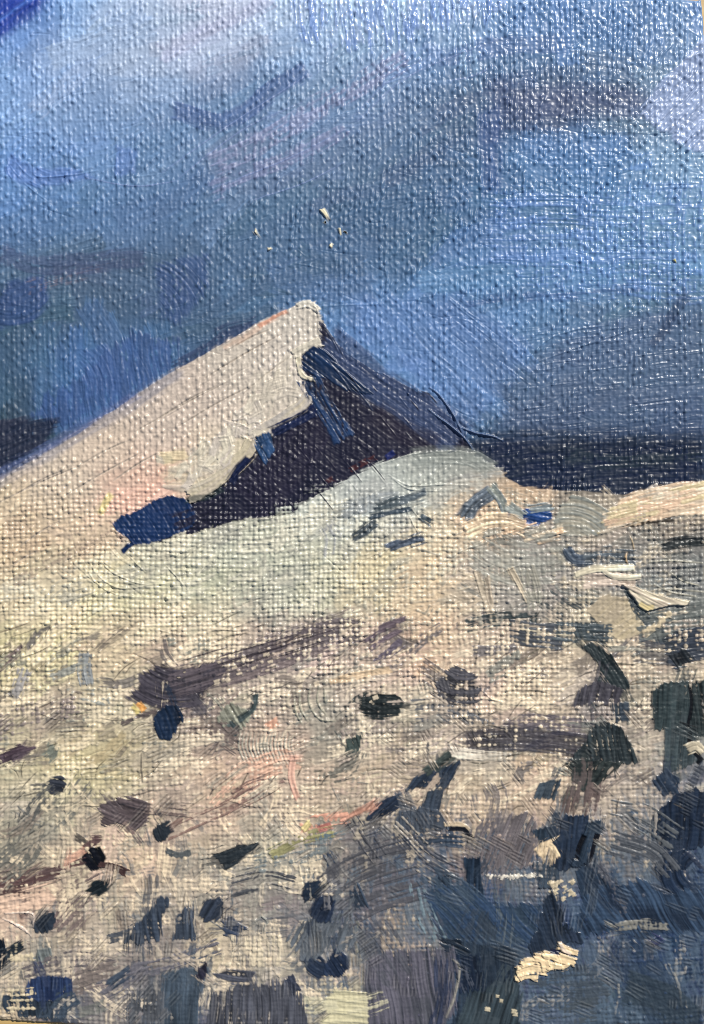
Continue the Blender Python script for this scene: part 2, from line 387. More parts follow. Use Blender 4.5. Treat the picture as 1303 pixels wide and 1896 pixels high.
ridge([(18, 290), (14, 315), (22, 332)], 1.5, .9)
ridge([(60, 285), (62, 315), (70, 328), (130, 325), (180, 316)], 1.5, 1.0)
ridge([(90, 375), (60, 352), (40, 335)], 1.4, .7)
for (a, b, c_) in [((300, 320), (420, 235), (560, 145)), ((330, 330), (450, 240), (560, 190)), ((390, 350), (520, 300), (640, 240)),
                   ((655, 215), (720, 150), (800, 100)), ((660, 225), (760, 140), (930, 70)), ((830, 150), (880, 140), (915, 120)), ((700, 180), (715, 140), (722, 118)),
                   ((470, 370), (560, 340), (640, 300)), ((160, 330), (250, 345), (330, 335))]:
    ridge([a, b, c_], 1.0, .45, (118, 138, 182))
for _ in range(70):                                    # fine brush hairs, upper right and along the dark band
    x, y = rng.uniform(930, 1290), rng.uniform(610, 800); L = rng.uniform(20, 90)
    ridge([(x, y), (x + L * .5, y - L * .06 + rng.normal(0, 1.5)), (x + L, y - L * .13)], 1.2, rng.uniform(.3, .8))
for _ in range(90):
    x, y = rng.uniform(900, 1290), rng.uniform(240, 560); L = rng.uniform(20, 70)
    ridge([(x, y), (x + L * .5, y + rng.normal(0, 1.5)), (x + L, y - L * .04)], 1.2, rng.uniform(-.7, .5))
for _ in range(34):
    x, y = rng.uniform(790, 960), rng.uniform(540, 690); L = rng.uniform(25, 70)
    ridge([(x, y), (x + L * .5, y + L * .42), (x + L, y + L * .8)], 1.6, rng.uniform(-.6, .7))
for _ in range(80):
    x, y = rng.uniform(560, 900), rng.uniform(-4, 45); L = rng.uniform(14, 36)
    ridge([(x, y + L), (x + L * .12, y + L * .4), (x + L * .3, y)], 1.5, rng.uniform(.4, 1.3))
for _ in range(60):
    x, y = rng.uniform(1190, 1300), rng.uniform(60, 250); L = rng.uniform(14, 40)
    ridge([(x, y + L), (x + L * .9, y)], 1.4, rng.uniform(.4, 1.1))
ridge([(930, 730), (1000, 640), (1060, 612), (1130, 602)], 2.0, 1.0); ridge([(990, 672), (1080, 640), (1180, 608)], 1.6, .9)

# ------------------------------------------------------------------ distant dark hills, mountain, foothill, slope
poly([(900, 790), (1000, 770), (1310, 768), (1310, 900), (930, 900)], (60, 78, 110), ang=-3, alpha=.45, dry=.12, soft=70, rag=10, relief=.3, thick=.05, fill=.1, edge=0)
band_id = newpart('distant_hills', 0, 'narrow dark navy band of far hills at right')
poly([(860, 815), (930, 800), (1000, 803), (1310, 806), (1310, 920), (1200, 925), (1120, 950), (1050, 965), (1010, 985), (940, 975), (880, 900)],
     (26, 38, 64), ang=-3, pid=band_id, soft=52, rag=9, relief=.35, thick=.1, fill=.18, edge=.05, col2=(34, 44, 62), gloss=.38)
stroke([(1050, 845), (1150, 855), (1290, 840)], 24, (40, 54, 62), alpha=.5, dry=.4, relief=.3, **sp)

slope_id = newpart('foreground_slope', 0, 'cream and grey foreground slope strewn with dark dabs')
lit_id = newpart('sunlit_mountain_face', 0, 'cream sunlit mountain flank')
mount = [(-60, 915), (0, 882), (100, 826), (200, 768), (300, 700), (400, 642), (470, 605), (520, 578), (560, 558), (582, 560), (594, 592), (593, 632),
         (580, 642), (566, 648), (560, 660), (557, 684), (570, 700), (566, 712), (572, 738), (568, 752), (545, 772), (520, 786), (490, 800), (472, 810),
         (470, 828), (455, 846), (440, 858), (425, 876), (400, 898), (380, 914), (340, 920), (300, 918), (265, 932), (240, 948), (215, 965), (204, 990), (130, 1036), (20, 1084), (-60, 1110)]
def passage(P, src, pid, soft=6, rag=6, ang=0., streak=.20, relief=.4, fill=.2, thick=.2, edge=.3, gloss=.4, period=4.5, length=70):
    """an area filled from the pigment field with bristle streaks"""
    P = np.array(P, float)
    win = window(P[:, 0].min() - 30, P[:, 0].max() + 30, P[:, 1].min() - 30, P[:, 1].max() + 30)
    keep = COL[win].copy()
    cov = poly(P, (128, 128, 128), ang=ang, pid=pid, soft=soft, rag=rag, relief=relief, fill=fill, thick=thick, edge=edge, gloss=gloss, period=period, length=length)
    w2 = window(P[:, 0].min() - 14 - rag, P[:, 0].max() + 14 + rag, P[:, 1].min() - 14 - rag, P[:, 1].max() + 14 + rag)
    full = np.zeros((NY, NX), np.float32); full[w2] = cov
    a = math.radians(ang); x, y = XX[win], YY[win]
    s = x * math.cos(a) + y * math.sin(a); d = -x * math.sin(a) + y * math.cos(a)
    st = .6 * vn(d / period, s / length, 5) + .4 * vn(d / (period * 3), s / (length * .7), 6)
    c = src[win] * (1 + streak * 2 * (st - .5))[..., None]
    f = full[win][..., None]
    COL[win] = keep * (1 - f) + c * f


under = [(-60, 930), (100, 840), (300, 716), (470, 620), (560, 575), (585, 575), (640, 670), (740, 730), (800, 760), (860, 830), (960, 900), (1310, 930), (1310, 1910), (-60, 1910)]
UG = grdw * .8
passage(under, UG, slope_id, soft=4, rag=3, edge=0, thick=0, relief=.2)
passage(mount, grdw, lit_id, soft=7, rag=5, ang=-31, streak=.10, relief=.18, fill=.12, thick=.25, edge=.25)
# blue-grey blending along the left ridge line
stroke([(-30, 905), (60, 855), (160, 797), (250, 742), (330, 690)], 26, (120, 124, 140), alpha=.5, soft=16, rag=5, thick=0, fill=.05, edge=0, relief=.1)
stroke([(-30, 893), (60, 843), (160, 785), (250, 730)], 14, (76, 92, 140), alpha=.55, soft=12, rag=5, thick=0, fill=.05, edge=0, relief=.1)

shade_id = newpart('shaded_mountain_face', 0, 'dark navy and purple shaded mountain flank')
shadow = [(593, 596), (612, 622), (640, 655), (700, 690), (745, 714), (792, 730), (815, 757), (850, 795), (880, 838), (850, 838), (795, 842), (745, 850), (700, 862), (650, 888), (608, 906),
          (580, 922), (530, 956), (470, 964), (430, 967), (390, 978), (350, 988), (300, 1002), (262, 1006), (242, 1000), (228, 990), (213, 978), (214, 962), (240, 948), (264, 934), (304, 920),
          (345, 922), (382, 916), (402, 899), (426, 878), (441, 859), (456, 847), (471, 829), (473, 811), (491, 801), (521, 787), (546, 773), (568, 754), (572, 738), (567, 712), (570, 700), (558, 684),
          (561, 660), (567, 649), (581, 643), (593, 633)]
poly(shadow, (30, 31, 50), ang=32, pid=shade_id, soft=3, rag=5, relief=.3, thick=-.1, fill=.2, edge=.0, col2=(34, 34, 52), gloss=.43)
for P_, w_, c_, al, an in [
    ([(612, 640), (680, 700), (760, 750), (840, 810)], 72, (60, 76, 110), .8, 0),
    ([(580, 790), (540, 850), (470, 920)], 80, (40, 37, 56), .6, 0),
    ([(700, 770), (740, 800), (800, 825)], 46, (44, 40, 56), .6, 0)]:
    stroke(P_, w_, c_, alpha=al, soft=16, rag=8, relief=.22, thick=0, fill=.1, edge=0)

foot_id = newpart('foothill', 0, 'pale grey-green foothill under the shaded flank')
foot = [(-60, 1112), (20, 1086), (130, 1036), (206, 985), (226, 997), (246, 1009), (300, 1006), (400, 980), (470, 963), (535, 953), (588, 920), (650, 885), (700, 858), (760, 840), (868, 836), (934, 874), (915, 905),
        (872, 932), (864, 958), (800, 988), (720, 1018), (600, 1072), (450, 1116), (330, 1166), (230, 1206), (100, 1266), (-60, 1320)]
passage(foot, grdw, foot_id, soft=4, rag=6, ang=-20, streak=.10, relief=.20, fill=.14, thick=.25, edge=.25)
slope = [(-60, 1318), (100, 1264), (230, 1204), (330, 1164), (450, 1114), (600, 1070), (720, 1016), (800, 986), (864, 956), (900, 962), (950, 974), (1012, 982), (1050, 955), (1120, 944), (1200, 910), (1310, 894), (1310, 1910), (-60, 1910)]
passage(slope, grdw, slope_id, soft=5, rag=8, ang=-14, streak=.16, relief=.30, fill=.18, thick=.22, edge=.15)

# loose brushwork of the ground
for _ in range(1500):
    x, y = rng.uniform(-40, 1303), rng.uniform(880, 1890)
    i = int(np.clip((x - X0) * S, 0, NX - 1)); k = int(np.clip((y - Y0) * S, 0, NY - 1))
    if ID[k, i] not in (lit_id, foot_id, slope_id): continue
    a = rng.normal(-24, 14)
    if y > 1480: a = rng.choice([rng.normal(-20, 20), rng.normal(95, 14)])
    if x > 860 and y < 1300: a = rng.normal(5, 30)
    L = rng.uniform(12, 52) if y > 1150 else rng.uniform(20, 60)
    ca, sa = math.cos(math.radians(a)), math.sin(math.radians(a)); bend = rng.normal(0, 7)
    i2 = int(np.clip((x + ca * L - X0) * S, 0, NX - 1)); k2 = int(np.clip((y + sa * L - Y0) * S, 0, NY - 1))
    i3 = int(np.clip((x - ca * L - X0) * S, 0, NX - 1)); k3 = int(np.clip((y - sa * L - Y0) * S, 0, NY - 1))
    ok = (lit_id, foot_id, slope_id)
    if ID[k2, i2] not in ok or ID[k3, i3] not in ok: continue
    stroke([(x - ca * L, y - sa * L), (x - sa * bend, y + ca * bend), (x + ca * L, y + sa * L)], rng.uniform(10, 34), tint(grdc, x, y, .26 if y > 1150 else .14),
           alpha=rng.uniform(.35, .9), dry=rng.uniform(.15, .58), relief=rng.uniform(.12, .5), thick=.12, fill=.14, edge=.12, soft=7, var=.14, rag=7)

PAL = [(lambda x, y: x > 600 and y > 1490, [((40, 58, 84), .30), ((82, 96, 110), .34), ((118, 118, 114), .22), ((188, 172, 144), .14)], 95, 18),
       (lambda x, y: x <= 600 and y > 1480, [((234, 214, 180), .70), ((124, 112, 102), .10), ((92, 100, 108), .08), ((160, 154, 140), .12)], 60, 50),
       (lambda x, y: 1130 < y <= 1490, [((232, 216, 186), .60), ((116, 106, 98), .18), ((128, 132, 124), .14), ((94, 92, 98), .08)], -20, 16),
       (lambda x, y: y <= 1130 and x < 860, [((212, 206, 184), .6), ((160, 158, 146), .4)], -22, 14),
       (lambda x, y: y <= 1130 and x >= 860, [((204, 188, 160), .4), ((112, 116, 112), .4), ((160, 156, 142), .2)], 5, 30)]
for _ in range(1300):
    x, y = rng.uniform(-30, 1303), rng.uniform(900, 1890)
    i = int(np.clip((x - X0) * S, 0, NX - 1)); k = int(np.clip((y - Y0) * S, 0, NY - 1))
    if ID[k, i] not in (foot_id, slope_id): continue
    for test, cols, a0, sd in PAL:
        if test(x, y): break
    col = np.array(cols[rng.choice(len(cols), p=[c_[1] for c_ in cols])][0], float)
    col = col * .68 + .32 * tint(grdc, x, y, .1) * (col.mean() / max(30, tint(grdc, x, y, 0).mean())) ** .5
    a = math.radians(rng.normal(a0, sd)); L = rng.uniform(8, 40); ca, sa = math.cos(a) * L, math.sin(a) * L; bd = rng.normal(0, 5)
    i2 = int(np.clip((x + ca - X0) * S, 0, NX - 1)); k2 = int(np.clip((y + sa - Y0) * S, 0, NY - 1))
    i3 = int(np.clip((x - ca - X0) * S, 0, NX - 1)); k3 = int(np.clip((y - sa - Y0) * S, 0, NY - 1))
    if ID[k2, i2] not in (foot_id, slope_id) or ID[k3, i3] not in (foot_id, slope_id): continue
    stroke([(x - ca, y - sa), (x - sa / L * bd, y + ca / L * bd), (x + ca, y + sa)], rng.uniform(7, 24), np.clip(col, 5, 235),
           alpha=rng.uniform(.5, 1), dry=rng.uniform(.30, .56), wd=rng.uniform(.3, .6), relief=rng.uniform(.3, .8), thick=.15, fill=.16, edge=.08, soft=5, var=.12, rag=6)
# blue-grey mass of shade rising from the lower right corner, thin grey rubbed over the lower left
poly([(520, 1910), (600, 1740), (700, 1640), (800, 1560), (880, 1500), (1000, 1530), (1120, 1500), (1200, 1440), (1310, 1400), (1310, 1910)], (82, 98, 114), ang=70, alpha=.55, dry=.40, wd=.4, soft=90, rag=14, relief=.5, thick=.1, fill=.3, edge=0, period=6, length=50, gloss=.42)
poly([(-60, 1700), (120, 1680), (260, 1650), (420, 1620), (560, 1640), (620, 1720), (560, 1910), (-60, 1910)], (138, 134, 126), ang=80, alpha=.5, dry=.52, wd=.4, soft=70, rag=14, relief=.5, thick=.1, fill=.3, edge=0, period=6, length=50)
# single bristle marks: fine furrows and hairs, light and dark
for _ in range(1000):
    x, y = rng.uniform(-30, 1300), rng.uniform(900, 1500)
    i = int(np.clip((x - X0) * S, 0, NX - 1)); k = int(np.clip((y - Y0) * S, 0, NY - 1))
    if ID[k, i] not in (foot_id, slope_id): continue
    a = rng.normal(-20, 22)
    if y > 1420 and rng.random() < .45: a = rng.normal(95, 18)
    L = rng.uniform(8, 34); ca, sa = math.cos(math.radians(a)) * L, math.sin(math.radians(a)) * L; bd = rng.normal(0, 2.5)
    dk = rng.random() < .24 and y > 1130
    ridge([(x - ca, y - sa), (x - sa / L * bd, y + ca / L * bd), (x + ca, y + sa)], rng.uniform(1.1, 1.9), rng.uniform(-.9, .9), tint(grdc, x, y, .2) * .62 if dk else None)
# ---- lit flank: diagonal scratches, creamy impasto along the shadow line
for a, b in [((110, 925), (262, 838)), ((0, 930), (150, 862)), ((30, 915), (120, 870)), ((40, 1010), (110, 965)), ((250, 800), (420, 708)), ((330, 790), (470, 712)),
             ((380, 700), (520, 620)), ((300, 770), (400, 715)), ((420, 650), (500, 610)), ((150, 860), (240, 815)), ((450, 730), (545, 655)), ((210, 890), (300, 835)), ((20, 1050), (70, 1020))]:
    ridge([a, ((a[0] + b[0]) / 2, (a[1] + b[1]) / 2 - 3), b], 1.5, -1.2, (172, 160, 146))
for _ in range(120):
    x, y = rng.uniform(-20, 540), rng.uniform(600, 1040)
    i = int((x - X0) * S); k = int((y - Y0) * S)
    if ID[k, i] == lit_id:
        L = rng.uniform(14, 60); ridge([(x, y), (x + L * .5, y - L * .31), (x + L, y - L * .58)], 1.3, rng.uniform(-.6, .35))
stroke([(205, 985), (150, 1018), (90, 1046), (30, 1076)], 13, (148, 130, 116), alpha=.55, dry=.4, rag=4, soft=6, thick=0, fill=.1, edge=0, relief=.4)
stroke([(404, 648), (440, 628), (470, 612)], 8, (222, 208, 198), alpha=.85, dry=.4, rag=4, soft=3, thick=.6, fill=.3, edge=.2, relief=.3)
stroke([(480, 604), (512, 586), (530, 577)], 8, (214, 150, 120), alpha=.8, rag=3, soft=4, thick=.3, fill=.2, edge=.1, relief=.2)
stroke([(415, 645), (450, 625), (480, 606)], 10, (212, 178, 154), alpha=.5, rag=3, soft=5, thick=.1, fill=.1, edge=.1, relief=.2)

ip = newpart('impasto_edge', lit_id, 'thick cream ridge of paint along the shadow line')
stroke([(352, 914), (392, 896), (428, 866), (456, 838), (466, 820)], 30, (204, 192, 164), ip, rag=6, soft=3, relief=.5, thick=1.5, fill=.6, edge=.8, col2=(190, 178, 158))
stroke([(476, 806), (520, 778), (556, 752), (568, 736)], 24, (206, 194, 170), ip, rag=6, soft=3, relief=.6, thick=1.3, fill=.6, edge=.8, col2=(186, 178, 168))
stroke([(552, 662), (556, 690), (566, 700), (582, 703)], 10, (216, 206, 180), ip, rag=2, soft=3, relief=.3, thick=1.8, fill=.6, edge=.4, taper=.4)
stroke([(545, 655), (568, 644), (590, 634)], 14, (202, 194, 176), ip, rag=4, soft=3, relief=.4, thick=1.2, fill=.5, edge=.5)
stroke([(550, 566), (572, 562), (590, 574)], 12, (206, 200, 186), rag=4, soft=4, relief=.4, thick=.8, fill=.4, edge=.4)
poly([(300, 880), (370, 840), (420, 800), (450, 770), (470, 790), (450, 830), (410, 870), (360, 905), (310, 905)], (206, 195, 166), arc=(330, 760), alpha=.75, dry=.25, soft=10, rag=8, relief=.9, thick=.5, fill=.5, edge=.2, col2=(192, 182, 164), period=6)
for _ in range(46):
    t_ = rng.random(); x = np.interp(t_, [0, .35, .6, 1], [345, 440, 490, 560]) + rng.normal(-14, 16); y = np.interp(t_, [0, .35, .6, 1], [890, 835, 780, 705]) + rng.normal(-8, 16)
    a = math.radians(rng.normal(-52, 26)); L = rng.uniform(8, 24); bd = rng.normal(0, 7)
    stroke([(x - math.cos(a) * L, y - math.sin(a) * L), (x - math.sin(a) * bd, y + math.cos(a) * bd), (x + math.cos(a) * L, y + math.sin(a) * L)], rng.uniform(7, 15), [(208, 199, 178), (200, 190, 174), (214, 204, 184), (192, 182, 170)][rng.integers(4)],
           alpha=.85, dry=rng.uniform(.15, .4), wd=.3, rag=4, soft=4, relief=.8, thick=.5, fill=.4, edge=.3) if ID[int((y - Y0) * S), int((x - X0) * S)] in (lit_id, ip) and ID[int((y + math.sin(a) * L - Y0) * S), int((x + math.cos(a) * L - X0) * S)] in (lit_id, ip) and ID[int((y - math.sin(a) * L - Y0) * S), int((x - math.cos(a) * L - X0) * S)] in (lit_id, ip) else None
poly([(470, 690), (545, 690), (560, 740), (500, 780), (460, 770)], (200, 190, 172), arc=(430, 690), alpha=.6, dry=.25, soft=10, rag=8, relief=.9, thick=.4, fill=.5, edge=.1, period=6)
poly([(300, 840), (345, 828), (350, 850), (305, 862)], (208, 192, 152), ang=2, alpha=.7, soft=8, relief=1.1, thick=.4, fill=.6, edge=.1, period=6)
stroke([(235, 922), (275, 905), (310, 880)], 34, (212, 172, 150), alpha=.5, dry=.3, rag=7, soft=12, thick=.1, fill=.1, edge=0, relief=.2)
stroke([(188, 948), (196, 930), (204, 918)], 12, (214, 205, 130), alpha=.6, rag=4, soft=8, thick=.1, fill=.1, edge=0, relief=.2)

LAND[0] = True
# ---- shaded flank: blue notes
def dab(P, col, label=None, name='brush_dab', parent=None, **kw):
    pid = newpart(name, slope_id if parent is None else parent, label)
    o = dict(soft=4, rag=4, dry=.10, relief=.75, thick=.7, fill=.58, edge=.35, gloss=.38, var=.5); o.update(kw)
    poly(P, col, pid=pid, **o)
    A = np.array(P, float); c = A.mean(0); sz = float(np.ptp(A, axis=0).min()); big = float(np.ptp(A, axis=0).max())
    if LAND[0] and (parent is None) and sz > 14 and c[1] > 1130:
        ang = kw.get('ang', 60) if 'arc' not in kw else 60
        for q_ in range(1 if big < 80 else 2):             # the brush drags colour out of the dab and bare cream back over its rim
            t = math.radians(ang + rng.normal(0, 16)); sg = 1 if q_ % 2 else -1
            u = np.array([math.cos(t), math.sin(t)]) * sg; v = np.array([-u[1], u[0]]) * rng.normal(0, sz * .16)
            stroke([tuple(c + v + u * sz * .25), tuple(c + v + u * (sz * .62 + 6) + rng.normal(0, 2, 2)), tuple(c + v * 1.2 + u * (sz * .75 + rng.uniform(10, 22)))], sz * rng.uniform(.3, .5),
                   np.array(col) * .85 + 22, alpha=.75, dry=rng.uniform(.36, .46), wd=.35, rag=6, soft=4, relief=.6, thick=.1, fill=.25, edge=.05, length=60)
        e = A[rng.integers(len(A))]; t = math.radians(ang + rng.normal(0, 20)); u = np.array([math.cos(t), math.sin(t)]) * sz * .5
        if rng.random() < .6: stroke([tuple(e - u), tuple(e + rng.normal(0, 2, 2)), tuple(e + u)], sz * rng.uniform(.14, .28), tint(grdc, e[0], e[1], .08), alpha=.85, dry=.46, wd=.4, rag=5, soft=4, relief=.6, thick=.3, fill=.25, edge=.1)
    return pid
def line(P, w, col, label=None, name='brush_stroke', parent=None, own=True, **kw):
    pid = newpart(name, slope_id if parent is None else parent, label) if own else None
    o = dict(soft=5, rag=5, dry=.16, relief=.6, thick=.4, fill=.4, edge=.2, gloss=.4, var=.45); o.update(kw)
    stroke(P, w, col, pid, **o); return pid

dab([(210, 968), (222, 956), (246, 950), (268, 940), (286, 926), (310, 917), (338, 922), (356, 938), (366, 955), (356, 974), (340, 984), (300, 1000), (268, 1007), (248, 1008), (238, 998), (226, 988), (213, 980)],
    (20, 47, 88), 'bright ultramarine patch at the low tip', parent=shade_id, ang=58, col2=(20, 44, 84), relief=.45, thick=.5, edge=.3, gloss=.46, rag=2.5, soft=4, dry=0)
stroke([(246, 1006), (236, 1012), (228, 1020)], 9, (18, 40, 78), rag=2, soft=3, relief=.2, thick=.6, fill=.3, edge=.3)
stroke([(330, 968), (362, 955), (410, 940)], 34, (34, 33, 50), alpha=.85, dry=.34, wd=.3, soft=8, rag=8, relief=.4, thick=.05, fill=.1, edge=0)
stroke([(226, 972), (262, 968), (300, 960)], 30, (28, 58, 104), alpha=.25, dry=.36, wd=.2, soft=8, rag=8, relief=.4, thick=.1, fill=.1, edge=0)
dab([(562, 656), (580, 642), (604, 652), (640, 690), (690, 730), (640, 722), (600, 700), (576, 692), (560, 680)], (24, 46, 78), None, parent=shade_id, ang=40, thick=.3)
line([(572, 706), (592, 740), (612, 772), (632, 806)], 34, (32, 54, 88), 'blue streak below the summit', parent=shade_id, dry=.38, thick=.3)
dab([(472, 808), (502, 803), (507, 830), (492, 856), (480, 850)], (40, 66, 100), 'small pale blue touch', parent=shade_id, ang=60, dry=.2, thick=.4)
line([(505, 800), (545, 782), (580, 762)], 16, (22, 32, 64), None, parent=shade_id, thick=.2)
line([(428, 890), (442, 868), (458, 850)], 14, (20, 30, 62), None, parent=shade_id, thick=.2)
for x, y in [(688, 850), (655, 868), (672, 858), (610, 890)]:
    stroke([(x - 4, y + 2), (x + 5, y - 3)], 8, (74, 38, 38), alpha=.75, rag=3, soft=3, thick=.1, fill=.1, edge=0, relief=.1)
stroke([(716, 846), (728, 838)], 10, (20, 36, 100), alpha=.8, rag=3, soft=3, thick=.1, fill=.1, edge=0, relief=.1)
stroke([(345, 925), (385, 918), (410, 905)], 12, (46, 60, 60), alpha=.7, rag=3, soft=4, thick=.1, fill=.1, edge=0, relief=.2)
for _ in range(60):
    x, y = rng.uniform(480, 830), rng.uniform(640, 930)
    if ID[int((y - Y0) * S), int((x - X0) * S)] == shade_id:
        L = rng.uniform(10, 46); ridge([(x, y), (x + L * .45, y + L * .55), (x + L * .8, y + L)], 1.2, rng.uniform(.3, .9), (40, 42, 58) if rng.random() < .5 else None)
for a, b in [((596, 600), (628, 655)), ((600, 602), (640, 668)), ((590, 640), (640, 690)), ((608, 668), (625, 676)), ((605, 665), (650, 725)), ((640, 700), (690, 760))]:
    ridge([a, ((a[0] + b[0]) / 2 + 2, (a[1] + b[1]) / 2), b], 1.2, .8, (58, 68, 92))

# raised threads of paint at the foot of the far ridge
rid = newpart('paint_ridge', band_id, 'forked raised ridge of dark blue paint')
def idline(P, w, pid):
    C = curve(P, 5)
    for cx, cy in C:
        win = window(cx - w, cx + w, cy - w, cy + w)
        if win is None: continue
        I = ID[win]; I[(XX[win] - cx) ** 2 + (YY[win] - cy) ** 2 < w * w] = pid
for P_ in ([(795, 718), (812, 731), (835, 762), (848, 786), (855, 802)], [(852, 791), (880, 802), (912, 808), (930, 816)], [(793, 758), (812, 773), (835, 790), (860, 812), (875, 832)]):
    ridge(P_, 2.4, 2.3, (78, 98, 132)); ridge(P_, 1.4, .6); idline(P_, 3.2, rid)
ridge([(700, 862), (760, 842), (830, 836), (870, 838)], 2, 1.0); ridge([(575, 565), (586, 572), (590, 590)], 1.5, 1.2)
ridge([(585, 568), (640, 565), (700, 564)], 2, .6)

# ---- foothill marks
hp = dict(parent=foot_id, thick=.3, fill=.3, edge=.2, relief=.35)
stroke([(640, 945), (690, 932), (735, 925)], 28, (128, 136, 142), alpha=.6, dry=.25, soft=10, rag=6, thick=.1, fill=.15, edge=0, relief=.3)
line([(700, 938), (722, 932), (734, 927)], 12, (78, 88, 92), None, **hp)
line([(744, 926), (766, 920), (786, 912)], 12, (92, 102, 108), 'slate streak on the foothill', **hp)
line([(688, 955), (716, 951), (738, 946), (757, 941)], 11, (64, 76, 86), None, **hp)
line([(656, 993), (676, 981), (692, 970)], 13, (74, 82, 86), None, dry=.2, **hp)
line([(782, 958), (796, 966)], 9, (66, 76, 82), None, **hp)
line([(722, 1016), (750, 1005), (779, 995)], 15, (84, 94, 108), 'blue-grey streak at the foothill edge', **hp)
stroke([(606, 978), (616, 998), (612, 1024)], 26, (150, 152, 156), alpha=.65, dry=.35, soft=6, rag=5, thick=.2, fill=.2, edge=.1, relief=.6)
stroke([(770, 850), (820, 846), (870, 850), (905, 868)], 34, (140, 146, 140), alpha=.6, soft=12, rag=6, thick=.3, fill=.3, edge=.1, relief=.4)
for P_ in ([(720, 880), (745, 895), (770, 900), (820, 897), (868, 899)], [(725, 885), (750, 903), (775, 908), (815, 910)], [(750, 940), (762, 965), (775, 990)], [(760, 940), (772, 955), (782, 965)],
           [(305, 1045), (325, 1065), (342, 1086)], [(165, 1040), (190, 1072), (230, 1090), (290, 1080)], [(180, 1030), (210, 1060), (270, 1082), (340, 1075)], [(240, 1030), (270, 1060)], [(160, 1050), (180, 1080), (215, 1100), (260, 1105)]):
    ridge(P_, 1.6, 1.2)
for _ in range(26):                                     # brush arcs below the blue tip
    r = rng.uniform(60, 190); a0 = rng.uniform(80, 150); pts = [(330 + r * 1.2 * math.cos(math.radians(a)), 975 + r * .8 * math.sin(math.radians(a))) for a in (a0, a0 + 15, a0 + 30)]
    ridge(pts, 1.4, rng.uniform(-.6, .7))
line([(862, 956), (878, 932), (905, 914)], 28, (104, 114, 124), 'slate stroke at the right end of the foothill', parent=foot_id, dry=.15)
dab([(932, 956), (945, 948), (1015, 943), (1022, 958), (1002, 968), (985, 979), (950, 972)], (32, 64, 116), 'bright blue notch between hill and slope', parent=band_id, ang=10, thick=.3)
line([(910, 904), (926, 925), (936, 952)], 17, (148, 154, 144), None, parent=band_id, col2=(108, 116, 118), taper=.5)
line([(945, 938), (966, 953)], 16, (146, 152, 146), None, parent=band_id, taper=.3)
line([(984, 944), (1018, 939)], 13, (132, 142, 144), None, parent=band_id, dry=.2)

# ---- slope, right half
dab([(1020, 988), (1038, 936), (1060, 920), (1086, 925), (1120, 946), (1142, 952), (1112, 988), (1060, 992)], (172, 166, 148), 'grey hump of curved strokes', 'brush_stroke', arc=(1050, 1040), relief=.5, thick=.3, col2=(136, 138, 130), dry=.22, gloss=.38)
stroke([(1150, 942), (1185, 925), (1215, 904)], 16, (222, 212, 200), dry=.35, rag=6, soft=3, thick=.8, fill=.4, edge=.3, relief=.4)
dab([(1124, 980), (1134, 950), (1150, 925), (1180, 910), (1230, 898), (1310, 892), (1310, 944), (1250, 955), (1190, 966)], (226, 204, 174), 'peach cream stroke on the skyline', 'brush_stroke', ang=-12, relief=.5, thick=.6, col2=(214, 186, 156), dry=.12, gloss=.42, var=.16)
for _ in range(26):
    x = rng.uniform(1135, 1300); y = np.interp(x, [1130, 1160, 1225, 1303], [958, 934, 912, 906]) + rng.uniform(-6, 38); L = rng.uniform(14, 46)
    stroke([(x - L, y + L * .26), (x, y + rng.normal(0, 2)), (x + L, y - L * .22)], rng.uniform(6, 14), [(232, 212, 184), (220, 188, 158), (206, 190, 150), (176, 164, 146)][rng.integers(4)], alpha=.9, dry=rng.uniform(.2, .44), wd=.3, rag=5, soft=4, relief=.7, thick=.5, fill=.3, edge=.2)
for _ in range(30):
    x = rng.uniform(860, 1030); y = np.interp(x, [860, 900, 960, 1030], [985, 972, 974, 990]) + rng.uniform(-8, 14); L = rng.uniform(5, 18)
    stroke([(x - L, y + L * .3), (x + L, y - L * .3)], rng.uniform(4, 9), [(226, 206, 176), (216, 184, 150), (160, 156, 142)][rng.integers(3)], alpha=.9, dry=.3, wd=.3, rag=4, soft=3, relief=.5, thick=.6, fill=.2, edge=.2)
line([(868, 980), (900, 966), (935, 964), (966, 974)], 26, (220, 196, 164), 'peach stroke beside the blue notch', dry=.15, relief=.7, thick=.7)
line([(1165, 976), (1200, 966), (1240, 961)], 7, (58, 52, 44), None, dry=.3, thick=.1)
line([(1228, 1012), (1262, 1004), (1310, 1002)], 14, (46, 50, 50), 'black-green streak near the right edge', dry=.25, thick=.2)
dab([(870, 1010), (920, 990), (1020, 995), (1060, 1030), (1010, 1080), (920, 1085), (875, 1050)], (142, 142, 132), None, 'brush_stroke', arc=(1000, 860), dry=.3, relief=.5, thick=.15, alpha=.7, soft=8, rag=10, gloss=.38)
line([(1050, 1022), (1062, 1036), (1090, 1038)], 24, (70, 80, 92), None, dry=.1)
line([(1085, 1032), (1125, 1028), (1168, 1030)], 22, (84, 92, 98), None, dry=.3)
line([(1086, 1075), (1130, 1072), (1172, 1080)], 22, (190, 174, 158), None, dry=.1, relief=.5, thick=.8)
for P_ in ([(1210, 1082), (1240, 1096), (1285, 1104)], [(1230, 1090), (1262, 1092), (1300, 1096)], [(1200, 1040), (1240, 1038), (1296, 1042)], [(1240, 1060), (1260, 1075), (1290, 1084)]):
    ridge(P_, 2, 1.4, (170, 166, 150))
ridge([(1160, 1024), (1157, 1032), (1160, 1042)], 2.4, 2.6, (200, 170, 130)); ridge([(1165, 992), (1171, 1008), (1173, 1018)], 1.8, 1.6, (180, 160, 130))
line([(884, 1062), (898, 1104), (914, 1148)], 11, (186, 172, 150), None, thick=.8, relief=.5)
line([(900, 1070), (905, 1100), (910, 1120)], 8, (176, 162, 142), None, thick=.6)
